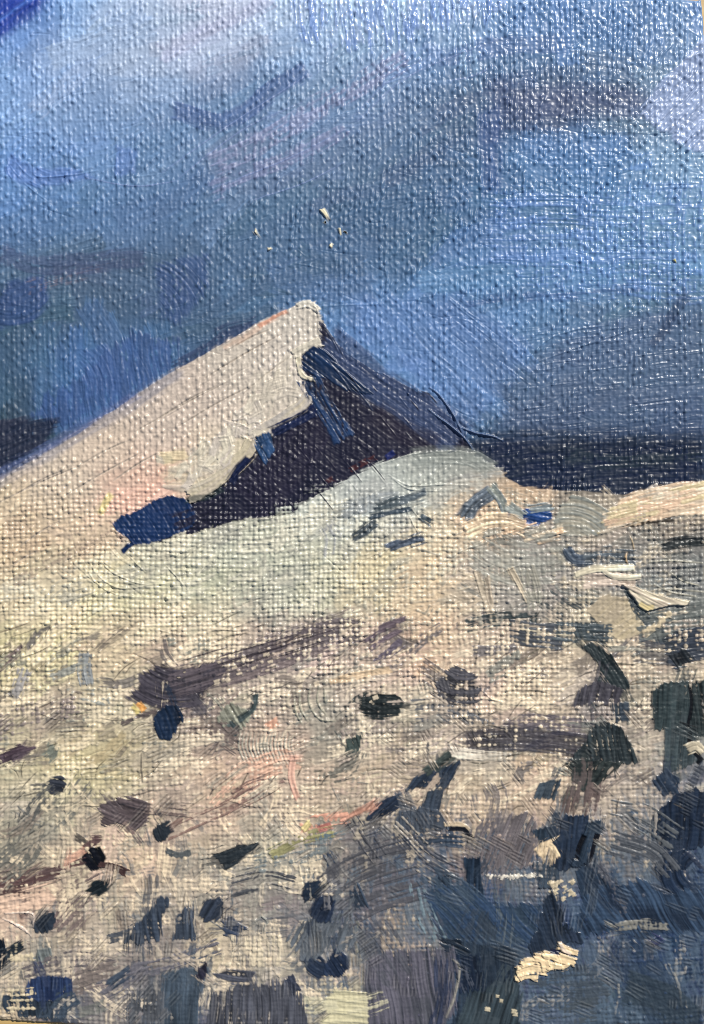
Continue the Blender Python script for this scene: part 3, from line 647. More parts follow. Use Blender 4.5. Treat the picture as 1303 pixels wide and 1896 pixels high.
line([(946, 1056), (960, 1082), (976, 1112)], 9, (190, 176, 152), None, thick=.9)
ridge([(920, 1066), (945, 1052), (965, 1046)], 1.8, 1.2)
stroke([(975, 1055), (985, 1090), (990, 1120)], 26, (158, 154, 140), dry=.4, relief=.6, thick=.2, fill=.3, edge=.1)
stroke([(1020, 1108), (1070, 1138), (1120, 1164)], 56, (88, 96, 96), dry=.48, rag=8, soft=6, relief=.4, thick=.1, fill=.2, edge=.05)
dab([(1088, 1128), (1118, 1104), (1160, 1108), (1190, 1148), (1192, 1170), (1150, 1186), (1112, 1166)], (196, 180, 148), None, 'brush_stroke', ang=-35, thick=.4, relief=.4, gloss=.4, var=.12, col2=(176, 162, 138))
stroke([(1170, 1095), (1185, 1125), (1210, 1160), (1220, 1185)], 26, (78, 90, 94), dry=.25, relief=.4, thick=.1, fill=.2, edge=.05)
stroke([(1190, 1160), (1250, 1150), (1305, 1140)], 50, (104, 108, 104), dry=.4, relief=.5, thick=.1, fill=.2, edge=.05)
stroke([(1195, 1170), (1220, 1150), (1235, 1135)], 14, (196, 180, 150), dry=.35, relief=.6, thick=.6, fill=.3, edge=.2)
line([(868, 1158), (910, 1148), (995, 1140)], 24, (66, 78, 78), 'green-grey dry streak', dry=.42)
line([(950, 1172), (990, 1178), (1036, 1182)], 42, (84, 90, 98), None, dry=.42, rag=7)
line([(1036, 1164), (1080, 1168), (1124, 1172)], 32, (80, 94, 100), None, dry=.36, rag=7)
stroke([(880, 1205), (930, 1203), (950, 1196)], 12, (118, 112, 110), dry=.4, relief=.4, thick=.1, fill=.2, edge=.05)
dab([(1078, 1198), (1094, 1190), (1112, 1200), (1128, 1212), (1146, 1240), (1161, 1260), (1160, 1274), (1120, 1272), (1106, 1264), (1110, 1232), (1096, 1214)], (40, 54, 56), 'dark green S-shaped dab', ang=62, thick=.7)
dab([(1060, 1306), (1074, 1274), (1108, 1262), (1150, 1276), (1146, 1300), (1102, 1304)], (84, 80, 90), None, 'brush_stroke', ang=100, dry=.2, relief=.8, thick=.2)
line([(1149, 1308), (1151, 1330)], 24, (58, 72, 86), None, thick=.4)
dab([(1228, 1190), (1252, 1168), (1310, 1158), (1310, 1218), (1278, 1222), (1252, 1236), (1236, 1222)], (60, 70, 86), 'dry slate dab at the right edge', ang=-10, dry=.3, rag=7)
dab([(1236, 1215), (1262, 1202), (1280, 1218), (1252, 1236)], (40, 48, 54), None, ang=60, thick=.4)
dab([(1208, 1280), (1224, 1265), (1274, 1261), (1277, 1310), (1268, 1346), (1210, 1352)], (54, 72, 74), 'broad grey-green block with a raised dark rim', 'brush_stroke', ang=92, relief=.45, thick=.9, edge=.6)
dab([(1279, 1266), (1310, 1258), (1310, 1362), (1282, 1362), (1272, 1346)], (48, 62, 62), None, 'brush_stroke', ang=80, thick=.2, dry=.12)
dab([(1232, 1350), (1272, 1348), (1284, 1372), (1294, 1404), (1262, 1422), (1230, 1428)], (62, 78, 82), None, 'brush_stroke', ang=95, dry=.12, thick=.3)
stroke([(1275, 1274), (1278, 1306), (1270, 1344)], 5, (10, 15, 20), rag=1, soft=2, relief=.1, thick=-.6, fill=.6, edge=0)
stroke([(1274, 1356), (1273, 1376)], 7, (8, 12, 16), rag=2, soft=2, relief=.1, thick=.2, fill=.4, edge=0)
stroke([(1284, 1394), (1292, 1404), (1288, 1412)], 9, (14, 20, 26), rag=2, soft=2, relief=.1, thick=.5, fill=.4, edge=0)
line([(1274, 1386), (1286, 1382), (1296, 1390)], 11, (200, 188, 162), None, thick=.9)
dab([(803, 1282), (814, 1252), (846, 1234), (880, 1250), (888, 1290), (870, 1306), (820, 1302)], (88, 86, 94), 'purple-grey oval of curved bristle marks', arc=(860, 1200), dry=.24, relief=.4, rag=9)
stroke([(770, 1318), (830, 1315), (900, 1345)], 38, (112, 114, 118), dry=.46, rag=8, soft=6, relief=.5, thick=.1, fill=.2, edge=.05)
dab([(664, 1312), (672, 1292), (700, 1284), (732, 1286), (745, 1302), (735, 1322), (706, 1329), (676, 1324)], (40, 50, 50), 'blackish green oval dab', ang=2, rag=6, relief=.4, thick=.4)
stroke([(648, 1312), (664, 1298), (680, 1290)], 14, (62, 66, 64), dry=.35, rag=5, soft=3, relief=.3, thick=.1, fill=.2, edge=.05)
ridge([(892, 1278), (910, 1294), (928, 1298)], 1.8, 1.5); 
stroke([(940, 1342), (1010, 1340), (1080, 1346)], 34, (112, 104, 106), dry=.42, rag=8, soft=6, relief=.4, thick=.1, fill=.2, edge=.05)
line([(868, 1372), (940, 1366), (1020, 1374), (1100, 1386)], 46, (58, 58, 76), 'long dry purple-navy stroke', dry=.26, rag=9, soft=20, length=90, alpha=.92)
line([(840, 1392), (890, 1398), (930, 1400)], 16, (204, 194, 176), None, dry=.3, thick=.3)
dab([(1098, 1345), (1122, 1338), (1150, 1346), (1166, 1380), (1180, 1410), (1120, 1412), (1058, 1404), (1084, 1374)], (50, 63, 66), 'dark green triangle dab', ang=80, thick=.6)
dab([(1048, 1412), (1070, 1407), (1152, 1411), (1132, 1430), (1102, 1454), (1080, 1463), (1060, 1440)], (48, 58, 55), None, ang=-60, thick=.5)
dab([(1040, 1456), (1112, 1452), (1104, 1520), (1036, 1512)], (88, 76, 72), None, 'brush_stroke', ang=104, dry=.5, wd=.34, relief=1.0, thick=.2, rag=9, soft=5)
dab([(988, 1476), (1000, 1450), (1036, 1443), (1026, 1479)], (72, 90, 104), None, ang=110, dry=.12, thick=.35)
# middle group of slate dabs
dab([(752, 1462), (766, 1440), (800, 1426), (830, 1416), (850, 1411), (837, 1440), (826, 1456), (790, 1456)], (46, 62, 84), 'slate-blue slanted dab', ang=-60, thick=.5)
line([(790, 1428), (812, 1414), (832, 1398)], 15, (72, 86, 80), None, dry=.2)
dab([(783, 1492), (792, 1466), (821, 1460), (812, 1502)], (58, 72, 90), None, ang=105, dry=.1, thick=.4)
dab([(680, 1516), (690, 1495), (716, 1476), (741, 1470), (749, 1490), (720, 1506), (690, 1523)], (40, 56, 82), 'leaf-shaped navy dab', ang=-38, thick=.8, relief=.6)
dab([(738, 1502), (780, 1494), (816, 1503), (826, 1532), (760, 1542), (732, 1526)], (76, 88, 104), None, 'brush_stroke', ang=88, dry=.22, relief=.6)
line([(780, 1560), (815, 1553), (852, 1556)], 20, (58, 76, 98), None, dry=.25)
stroke([(824, 1526), (852, 1526), (866, 1536)], 8, (206, 186, 156), rag=2, soft=3, relief=.3, thick=1.4, fill=.5, edge=.2)
stroke([(832, 1534), (858, 1535), (869, 1550)], 6, (18, 22, 34), rag=2, soft=2, relief=.1, thick=-.4, fill=.6, edge=0)
stroke([(655, 1512), (676, 1545), (700, 1580)], 32, (84, 84, 90), dry=.42, wd=.38, rag=7, soft=4, relief=.9, thick=.2, fill=.35, edge=.1)
stroke([(590, 1650), (640, 1615), (700, 1588), (760, 1572)], 64, (92, 92, 98), dry=.46, wd=.38, rag=9, soft=6, relief=.9, thick=.2, fill=.35, edge=.05, length=120)
stroke([(640, 1690), (700, 1660), (770, 1640)], 50, (94, 94, 102), dry=.42, wd=.4, rag=9, soft=6, relief=.7, thick=.2, fill=.35, edge=.05, length=120)
stroke([(735, 1540), (780, 1585), (830, 1618)], 44, (150, 142, 130), dry=.46, wd=.34, rag=8, soft=4, relief=1.1, thick=.3, fill=.4, edge=.1, length=120)
stroke([(745, 1550), (790, 1596), (845, 1622)], 40, (72, 78, 92), dry=.5, wd=.34, rag=8, soft=4, relief=.8, thick=.2, fill=.35, edge=.1, length=120)
dab([(872, 1528), (930, 1512), (982, 1508), (992, 1530), (986, 1602), (880, 1616), (862, 1600)], (98, 92, 93), 'grey-brown hatched block of strokes', 'brush_stroke', ang=112, dry=.38, wd=.3, relief=1.0, thick=.3, rag=9, soft=4, length=90)
dab([(862, 1590), (888, 1586), (893, 1660), (880, 1672), (857, 1662)], (34, 56, 82), None, ang=92, thick=.4)
line([(818, 1628), (823, 1660)], 24, (26, 42, 62), 'short upright navy dab', thick=.4, rag=3)
line([(655, 1648), (667, 1676)], 24, (58, 76, 98), None, dry=.2, thick=.4)
dab([(988, 1538), (1030, 1527), (1034, 1560), (1000, 1566)], (44, 64, 84), None, ang=95, thick=.5)
dab([(988, 1598), (1030, 1590), (1038, 1640), (1000, 1640)], (62, 80, 98), None, 'brush_stroke', ang=100, dry=.32, wd=.34, relief=.8)
dab([(1024, 1600), (1027, 1560), (1038, 1524), (1048, 1509), (1088, 1510), (1090, 1534), (1080, 1572), (1064, 1602), (1040, 1612)], (36, 54, 80), 'large navy dab with smooth skin of paint', ang=95, relief=.3, thick=1.0, edge=.5)
dab([(1088, 1522), (1110, 1518), (1108, 1538), (1099, 1562), (1092, 1592), (1076, 1604), (1056, 1601), (1066, 1582), (1078, 1556)], (40, 60, 82), 'thick navy ridge beside the large dab', ang=108, relief=.3, thick=2.4, edge=.7, rag=2)
stroke([(1104, 1545), (1098, 1570), (1092, 1592), (1078, 1604)], 8, (6, 8, 26), rag=2, soft=2, relief=.1, thick=-.2, fill=.3, edge=0)
stroke([(1080, 1548), (1072, 1566), (1066, 1588)], 8, (6, 8, 22), rag=1, soft=2, relief=.1, thick=-1.2, fill=.6, edge=0)
dab([(1066, 1612), (1100, 1596), (1126, 1640), (1132, 1684), (1080, 1668)], (38, 60, 86), None, 'brush_stroke', ang=62, relief=.6, thick=.4)
line([(1000, 1576), (1014, 1566), (1026, 1582)], 20, (218, 194, 158), 'small cream dab between navy dabs', 'brush_dab', thick=.7, taper=.2)
dab([(1208, 1446), (1232, 1424), (1256, 1440), (1252, 1466), (1226, 1472)], (42, 60, 84), None, ang=60)
dab([(1250, 1472), (1284, 1458), (1310, 1474), (1310, 1562), (1262, 1572), (1222, 1578), (1204, 1530), (1216, 1504)], (27, 45, 72), 'deep navy patch at the right edge', ang=98, relief=.5, thick=.6)
dab([(1212, 1606), (1230, 1580), (1266, 1574), (1282, 1590), (1262, 1614), (1277, 1640), (1262, 1662), (1226, 1642)], (30, 50, 80), 'curled navy dab with a grey nick', arc=(1290, 1610), thick=.6)
stroke([(1140, 1500), (1190, 1512), (1240, 1545)], 40, (98, 104, 108), dry=.46, wd=.3, rag=8, soft=4, relief=.8, thick=.2, fill=.3, edge=.05)
stroke([(1140, 1560), (1200, 1580), (1230, 1610)], 46, (90, 96, 104), dry=.42, wd=.34, rag=8, soft=4, relief=.7, thick=.2, fill=.3, edge=.05)
dab([(1060, 1710), (1090, 1655), (1130, 1640), (1180, 1630), (1235, 1652), (1310, 1648), (1310, 1724), (1200, 1732), (1130, 1722), (1080, 1732)], (34, 54, 82), 'wide navy passage of slanting strokes', 'brush_stroke', ang=58, relief=.45, thick=.3, rag=9, soft=8, col2=(56, 74, 96))
stroke([(1130, 1720), (1180, 1712), (1230, 1716)], 16, (128, 126, 118), dry=.42, rag=6, soft=4, relief=.5, thick=.5, fill=.2, edge=.1)
dab([(790, 1640), (860, 1636), (900, 1672), (1000, 1676), (996, 1736), (900, 1764), (856, 1768), (826, 1736), (800, 1690)], (54, 80, 106), 'mid blue passage of slanting strokes', 'brush_stroke', ang=48, dry=.1, relief=.5, thick=.3, rag=9, soft=7, col2=(48, 66, 90))
stroke([(776, 1640), (786, 1690), (806, 1734)], 26, (122, 150, 162), dry=.4, wd=.34, rag=6, soft=4, relief=.7, thick=.2, fill=.3, edge=.05)
stroke([(930, 1630), (940, 1690), (935, 1740)], 50, (92, 108, 120), dry=.5, wd=.3, rag=8, soft=6, relief=.5, thick=.1, fill=.2, edge=.05)
for x in range(900, 1005, 7):
    stroke([(x, 1622 + rng.normal(0, 3)), (x + 4, 1620)], 5, (214, 206, 190), rag=3, soft=2, relief=.1, thick=1.2, fill=.2, edge=0)
for _ in range(16):
    x, y = rng.uniform(1010, 1060), rng.uniform(1625, 1668)
    stroke([(x, y), (x + 4, y - 2)], rng.uniform(5, 10), (196, 182, 154), rag=3, soft=2, relief=.1, thick=1.0, fill=.2, edge=0)
dab([(1008, 1664), (1020, 1648), (1036, 1680), (1046, 1708), (1070, 1728), (1074, 1743), (1046, 1741), (1012, 1760), (986, 1766), (978, 1752), (996, 1722), (1004, 1690)], (34, 50, 72), 'dark blue triangular dab with crisp edges', ang=72, thick=1.0, edge=.6, relief=.35)
dab([(830, 1762), (850, 1745), (940, 1755), (962, 1800), (948, 1890), (900, 1905), (838, 1905), (852, 1830)], (40, 58, 78), None, 'brush_stroke', ang=88, relief=.5, thick=.3, rag=8, soft=6)
dab([(812, 1735), (850, 1740), (870, 1765), (836, 1772)], (34, 52, 72), None, ang=20, thick=.6)
line([(864, 1776), (870, 1826)], 40, (26, 45, 74), 'upright deep navy stroke', thick=.3, rag=6)
dab([(840, 1905), (872, 1836), (960, 1812), (964, 1905)], (58, 76, 86), None, 'brush_stroke', ang=108, dry=.12, relief=.6, thick=.2, rag=8, soft=6)
for x, y in [(925, 1850), (948, 1870), (952, 1874), (918, 1842), (900, 1865)]:
    stroke([(x, y), (x + 5, y + 1)], 6, (196, 184, 156), rag=2, soft=2, relief=.1, thick=1, fill=.2, edge=0)
lump = newpart('impasto_dab', slope_id, 'thick peach-cream lump of paint')
for P_, w_ in [([(958, 1812), (975, 1806), (992, 1808)], 12), ([(960, 1798), (985, 1792), (1010, 1795)], 16), ([(966, 1782), (992, 1776), (1012, 1784)], 16), ([(990, 1770), (1006, 1774), (1010, 1792)], 17),
               ([(1008, 1766), (1028, 1772), (1034, 1790)], 17), ([(1030, 1770), (1048, 1776), (1062, 1780)], 16), ([(1034, 1752), (1052, 1758), (1068, 1762)], 13), ([(1020, 1786), (1040, 1790), (1052, 1784)], 9), ([(962, 1790), (960, 1802), (966, 1812)], 9)]:
    stroke(P_, w_, (236, 210, 168), lump, rag=4, soft=3, relief=.7, thick=1.9, fill=.5, edge=.7, var=.08, lump=.9, gloss=.42)
stroke([(1036, 1744), (1042, 1756), (1056, 1764)], 6, (228, 208, 186), lump, rag=2, soft=3, relief=.2, thick=1.6, fill=.3, edge=.3)
stroke([(1018, 1760), (1034, 1762)], 9, (30, 40, 80), rag=3, soft=2, relief=.1, thick=-1, fill=.4, edge=0)
dab([(676, 1905), (673, 1812), (688, 1776), (740, 1762), (836, 1758), (842, 1800), (842, 1860), (814, 1905)], (82, 85, 98), 'purple-grey block of upright bristle marks', 'brush_stroke', ang=82, relief=1.0, thick=.3, rag=9, soft=10, dry=.2, col2=(96, 94, 104), period=5, length=110)
line([(818, 1775), (818, 1835), (806, 1900)], 26, (58, 68, 98), None, dry=.36, wd=.34, relief=.8)
ridge([(838, 1775), (850, 1790), (842, 1840), (826, 1880)], 3, 1.4, (150, 146, 136))
dab([(598, 1856), (620, 1834), (676, 1838), (682, 1905), (598, 1905)], (208, 200, 164), 'pale yellow patch at the bottom edge', 'brush_stroke', ang=5, thick=.3, gloss=.42, var=.1, soft=6)
line([(1210, 1746), (1222, 1740)], 9, (26, 32, 100), 'tiny ultramarine speck', 'brush_dab', thick=.8)
stroke([(985, 1830), (1050, 1826), (1110, 1822)], 60, (74, 90, 106), dry=.44, rag=9, soft=8, relief=.4, thick=.1, fill=.2, edge=.05)
stroke([(1000, 1880), (1060, 1870), (1120, 1860)], 40, (78, 92, 104), dry=.48, rag=9, soft=8, relief=.4, thick=.1, fill=.2, edge=.05)
stroke([(1140, 1760), (1190, 1800), (1230, 1870)], 70, (40, 62, 92), alpha=.6, dry=.2, rag=9, soft=10, relief=.35, thick=.1, fill=.2, edge=.05)
stroke([(1170, 1830), (1230, 1850), (1280, 1890)], 60, (52, 70, 82), alpha=.7, dry=.2, rag=9, soft=10, relief=.35, thick=.1, fill=.2, edge=.05)

# ---- slope, lower left and middle
dab([(562, 1766), (578, 1759), (600, 1780), (606, 1796), (590, 1809), (570, 1796)], (38, 54, 80), 'left lobe of a pair of navy leaf dabs', arc=(620, 1740), thick=.8)
dab([(602, 1800), (606, 1778), (620, 1751), (641, 1770), (646, 1793), (626, 1809)], (34, 53, 86), 'right lobe of a pair of navy leaf dabs', ang=60, thick=.8)
dab([(535, 1742), (560, 1706), (640, 1690), (657, 1742), (630, 1760), (562, 1772)], (98, 108, 118), None, 'brush_stroke', ang=112, dry=.3, wd=.34, relief=.9, thick=.2, rag=9, soft=5)
dab([(559, 1657), (567, 1635), (590, 1629), (599, 1638), (590, 1660), (565, 1667)], (31, 47, 68), None, ang=-50, thick=.8)
dab([(574, 1692), (584, 1666), (610, 1655), (619, 1666), (610, 1702), (590, 1706)], (34, 50, 78), None, ang=-62, thick=.9)
dab([(370, 1692), (379, 1670), (405, 1662), (419, 1675), (411, 1700), (380, 1706)], (54, 66, 86), None, ang=-60, relief=.7, thick=.6)
dab([(411, 1700), (430, 1698), (456, 1720), (440, 1728), (418, 1730)], (56, 72, 102), None, ang=20, thick=.5)
stroke([(392, 1672), (430, 1645), (490, 1632), (530, 1640)], 44, (88, 90, 96), dry=.48, wd=.32, rag=8, soft=4, relief=1.0, thick=.2, fill=.35, edge=.05, length=120)
stroke([(430, 1715), (480, 1712), (540, 1705)], 40, (104, 104, 106), dry=.5, wd=.34, rag=8, soft=4, relief=.8, thick=.2, fill=.3, edge=.05, length=120)
ridge([(470, 1708), (485, 1696), (495, 1708), (482, 1722)], 2.4, 1.5, (140, 140, 132))
dab([(322, 1738), (328, 1695), (344, 1680), (356, 1684), (363, 1702), (366, 1738)], (70, 84, 104), None, ang=84, dry=.15, relief=.7)
dab([(233, 1742), (250, 1716), (278, 1684), (298, 1658), (313, 1664), (302, 1700), (296, 1736), (262, 1743)], (58, 72, 92), 'slate dab of three stepped upright marks', ang=84, dry=.12, relief=.7, rag=6)
stroke([(205, 1736), (228, 1730), (245, 1722)], 16, (88, 94, 104), dry=.4, rag=5, soft=3, relief=.4, thick=.1, fill=.2, edge=.05)
dab([(63, 1706), (75, 1695), (100, 1690), (106, 1709), (82, 1726), (68, 1721)], (40, 53, 70), None, ang=72, thick=.7)
stroke([(98, 1694), (134, 1656), (176, 1632)], 40, (110, 96, 92), dry=.5, wd=.3, rag=8, soft=4, relief=1.0, thick=.2, fill=.3, edge=.05)
stroke([(120, 1716), (150, 1684), (180, 1660)], 30, (122, 108, 102), dry=.52, wd=.3, rag=8, soft=4, relief=.9, thick=.2, fill=.3, edge=.05)
dab([(154, 1592), (163, 1573), (185, 1567), (195, 1588), (191, 1604), (172, 1609)], (10, 13, 23), 'small black dab', ang=60, thick=1.2, relief=.3, edge=.5, rag=2.5)
dab([(161, 1648), (176, 1632), (215, 1624), (200, 1643), (184, 1656)], (26, 38, 44), 'black-green leaf-shaped dab', ang=-28, thick=.8)
dab([(-60, 1622), (0, 1617), (40, 1612), (100, 1605), (150, 1590), (160, 1600), (110, 1621), (64, 1640), (40, 1659), (-60, 1655)], (86, 66, 64), 'maroon-brown streak at the left edge', 'brush_stroke', ang=-14, thick=.3, rag=8, relief=.5, dry=.3, soft=7)
stroke([(188, 1600), (214, 1606), (232, 1614)], 10, (66, 48, 46), dry=.2, rag=5, soft=2, relief=.3, thick=.4, fill=.3, edge=.1)
stroke([(160, 1568), (172, 1560), (180, 1552)], 12, (92, 72, 70), dry=.3, rag=4, soft=2, relief=.3, thick=.3, fill=.3, edge=.1)
stroke([(118, 1596), (140, 1586), (156, 1574)], 12, (212, 164, 140), alpha=.8, rag=4, soft=4, relief=.3, thick=.3, fill=.2, edge=.1)
stroke([(-20, 1680), (40, 1668), (90, 1655)], 34, (214, 184, 160), dry=.3, rag=7, soft=6, relief=.6, thick=.4, fill=.3, edge=.1)
for P_ in ([(5, 1700), (40, 1715), (58, 1732)], [(10, 1690), (60, 1690), (62, 1715)], [(20, 1705), (50, 1725)]):
    ridge(P_, 1.8, 1.5, (214, 196, 180))
dab([(-60, 1738), (6, 1738), (13, 1758), (6, 1800), (-60, 1802)], (20, 33, 48), 'black-blue dab cut by the left edge', ang=80, thick=.6)
line([(13, 1764), (28, 1757), (41, 1750)], 14, (38, 52, 62), None, thick=.5)
dab([(64, 1772), (74, 1756), (94, 1756), (92, 1776), (78, 1790), (70, 1784)], (106, 112, 110), None, ang=70, thick=.3)
stroke([(60, 1806), (100, 1790), (150, 1780), (200, 1790)], 40, (100, 94, 94), dry=.42, wd=.38, rag=8, soft=5, relief=.6, thick=.1, fill=.2, edge=.05)
stroke([(120, 1830), (160, 1812), (210, 1800)], 40, (118, 108, 102), dry=.46, wd=.38, rag=8, soft=5, relief=.6, thick=.1, fill=.2, edge=.05)
dab([(4, 1868), (9, 1848), (30, 1838), (56, 1850), (100, 1852), (98, 1887), (32, 1888), (14, 1876)], (52, 69, 87), 'slate dab in the bottom left corner', ang=80, thick=.5, relief=.35)
dab([(50, 1838), (58, 1812), (96, 1806), (134, 1812), (135, 1840), (100, 1852), (58, 1852)], (30, 50, 98), 'ultramarine patch of upright marks', ang=86, dry=.08, relief=.7, thick=.3, col2=(48, 64, 96))
stroke([(95, 1890), (110, 1860), (130, 1845)], 40, (66, 84, 104), dry=.3, wd=.38, rag=7, soft=5, relief=.6, thick=.1, fill=.2, edge=.05)
stroke([(198, 1832), (258, 1802), (330, 1780), (398, 1754)], 36, (102, 100, 106), dry=.42, wd=.34, rag=8, soft=5, relief=.9, thick=.2, fill=.3, edge=.05, length=40)
stroke([(210, 1822), (240, 1800)], 20, (66, 82, 104), dry=.35, wd=.38, rag=6, soft=5, relief=.6, thick=.1, fill=.2, edge=.05)
dab([(300, 1905), (302, 1802), (358, 1790), (386, 1792), (366, 1850), (362, 1905)], (72, 91, 110), 'upright slate-blue block', 'brush_stroke', ang=90, relief=.4, thick=.4, rag=5, soft=6)
dab([(366, 1806), (370, 1792), (380, 1782), (382, 1800), (372, 1812)], (42, 40, 60), None, ang=60, thick=.5)
dab([(238, 1905), (240, 1840), (300, 1812), (304, 1905)], (90, 95, 103), None, 'brush_stroke', ang=92, dry=.3, wd=.38, relief=.7, thick=.2, rag=9, soft=6)
dab([(398, 1802), (420, 1796), (470, 1800), (462, 1814), (430, 1818)], (84, 88, 104), None, ang=8, thick=.4)
dab([(378, 1905), (398, 1842), (440, 1824), (540, 1818), (556, 1850), (578, 1905)], (88, 91, 104), 'grey-lilac block of upright dry marks', 'brush_stroke', ang=91, dry=.28, wd=.34, relief=.9, thick=.2, rag=10, soft=5, length=90)
stroke([(536, 1812), (548, 1832)], 16, (58, 66, 88), rag=5, soft=3, relief=.4, thick=.3, fill=.3, edge=.1)
for x in range(398, 520, 9):
    stroke([(x + rng.normal(0, 2), 1736), (x + 2, 1760), (x + rng.normal(0, 3), 1784)], 6, (212, 198, 170), alpha=.8, dry=.42, wd=.3, rag=3, soft=2, relief=.2, thick=.7, fill=.2, edge=.1)
for y in (1752, 1764, 1776, 1840, 1858, 1872):
    stroke([(20, y), (60, y - 6)], 10, (196, 182, 152), dry=.45, rag=4, soft=3, relief=.3, thick=.3, fill=.1, edge=.05)

# ---- slope, upper left and centre
dab([(236, 1291), (256, 1276), (264, 1250), (298, 1231), (330, 1240), (392, 1228), (420, 1240), (398, 1268), (362, 1306), (322, 1304), (300, 1312), (266, 1302)], (66, 62, 69), 'charcoal patch of curved bristle marks', 'brush_stroke', arc=(330, 1180), relief=.45, thick=.2, rag=8, soft=7, dry=.1)
line([(330, 1262), (440, 1230), (540, 1196), (650, 1162)], 54, (88, 80, 84), 'long dry charcoal streak rising to the right', dry=.40, wd=.5, rag=9, soft=12, relief=.6, length=160, alpha=.92)
stroke([(420, 1264), (520, 1230), (600, 1200)], 34, (118, 106, 104), dry=.48, wd=.3, rag=9, soft=5, relief=.6, thick=.1, fill=.2, edge=.05, length=160)
line([(600, 1170), (630, 1164), (662, 1168)], 34, (96, 88, 88), None, dry=.36, rag=8)
line([(686, 1186), (712, 1170), (745, 1156)], 26, (100, 88, 94), None, dry=.42, rag=8)
stroke([(700, 1224), (720, 1208), (740, 1192)], 16, (98, 90, 100), dry=.4, rag=6, soft=3, relief=.3, thick=.1, fill=.2, edge=.05)
for _ in range(14):
    x, y = rng.uniform(330, 560), 0; y = 1258 - (x - 330) * .30 + rng.normal(0, 12)
    ridge([(x, y), (x + 40, y - 12), (x + 90, y - 27)], 1.4, rng.choice([-.9, .7]), (70, 62, 66))
dab([(283, 1344), (290, 1322), (306, 1308), (326, 1305), (341, 1325), (326, 1350), (312, 1368), (292, 1366)], (20, 43, 76), 'rounded deep blue dab under the charcoal patch', ang=70, relief=.5, thick=.7)
stroke([(258, 1302), (266, 1312)], 9, (206, 150, 84), rag=3, soft=3, relief=.1, thick=.4, fill=.2, edge=.1)
stroke([(246, 1308), (256, 1318)], 10, (214, 196, 130), rag=3, soft=3, relief=.1, thick=.3, fill=.2, edge=.1)
stroke([(230, 1340), (262, 1324), (286, 1316)], 12, (98, 88, 84), dry=.4, wd=.3, rag=5, soft=3, relief=.5, thick=.1, fill=.2, edge=.05)
line([(160, 1214), (158, 1240), (162, 1260)], 24, (146, 149, 148), 'pale grey vertical touch', dry=.28, relief=.6, thick=.3)
stroke([(100, 1250), (130, 1238), (156, 1228)], 14, (152, 152, 142), dry=.3, rag=5, soft=4, relief=.3, thick=.1, fill=.2, edge=.05)
line([(44, 1246), (36, 1270), (30, 1284)], 20, (148, 144, 140), None, dry=.38, relief=.5, thick=.2)
stroke([(-10, 1244), (18, 1222), (42, 1200)], 9, (116, 102, 98), dry=.3, wd=.3, rag=4, soft=3, relief=.6, thick=.1, fill=.2, edge=.05)
stroke([(130, 1282), (170, 1285), (200, 1300)], 18, (156, 156, 146), dry=.45, rag=6, soft=4, relief=.4, thick=.1, fill=.2, edge=.05)
stroke([(-20, 1350), (60, 1330), (140, 1318)], 50, (142, 130, 122), dry=.5, rag=9, soft=8, relief=.3, thick=.05, fill=.1, edge=.02)
dab([(400, 1334), (426, 1300), (462, 1322), (452, 1344), (434, 1358), (420, 1352)], (138, 138, 122), None, ang=60, relief=.7, thick=.4, gloss=.38)
line([(472, 1288), (468, 1310), (444, 1330)], 10, (72, 90, 90), None, rag=3)
line([(428, 1338), (438, 1350), (434, 1360)], 11, (66, 84, 86), None, rag=3)
dab([(-60, 1416), (0, 1394), (38, 1378), (62, 1384), (40, 1405), (0, 1420)], (80, 66, 74), 'dull purple streak at the left edge', 'brush_stroke', ang=-18, dry=.26, rag=6)
stroke([(340, 1340), (400, 1345), (440, 1370)], 44, (112, 100, 94), dry=.5, rag=9, soft=6, relief=.4, thick=.1, fill=.15, edge=.05)
stroke([(88, 1402), (96, 1394), (100, 1386)], 22, (124, 128, 116), dry=.35, rag=6, soft=5, relief=.3, thick=.1, fill=.2, edge=.05)
dab([(90, 1458), (94, 1441), (114, 1437), (122, 1450), (118, 1466), (96, 1469)], (60, 66, 80), 'small grey-navy dab with trailing hairs', ang=10, thick=.5)
stroke([(96, 1462), (70, 1486), (56, 1512)], 26, (92, 92, 88), dry=.46, wd=.3, rag=7, soft=4, relief=.9, thick=.1, fill=.3, edge=.05)
stroke([(150, 1452), (120, 1490), (70, 1530), (20, 1560)], 60, (112, 110, 102), dry=.54, wd=.34, rag=9, soft=6, relief=.8, thick=.1, fill=.25, edge=.05, length=100)
stroke([(30, 1508), (26, 1530)], 16, (70, 74, 78), dry=.4, wd=.3, rag=5, soft=3, relief=.6, thick=.1, fill=.2, edge=.05)
stroke([(60, 1540), (40, 1580), (10, 1610)], 60, (108, 106, 98), dry=.5, wd=.34, rag=9, soft=6, relief=.8, thick=.1, fill=.25, edge=.05, length=100)
dab([(184, 1490), (200, 1483), (250, 1480), (276, 1490), (270, 1520), (252, 1532), (216, 1522), (190, 1526)], (84, 74, 75), 'brown-grey combed dab', arc=(300, 1300), relief=.7, thick=.4, rag=7, period=5)
stroke([(276, 1498), (312, 1504), (346, 1508)], 32, (108, 94, 88), dry=.46, wd=.34, rag=8, soft=4, relief=.8, thick=.2, fill=.3, edge=.05)
stroke([(230, 1530), (252, 1548)], 22, (120, 102, 96), dry=.48, wd=.34, rag=7, soft=4, relief=.6, thick=.1, fill=.2, edge=.05)
stroke([(314, 1540), (360, 1520), (420, 1494), (470, 1468)], 20, (132, 108, 98), dry=.46, wd=.3, rag=6, soft=3, relief=.9, thick=.2, fill=.3, edge=.05, length=140)
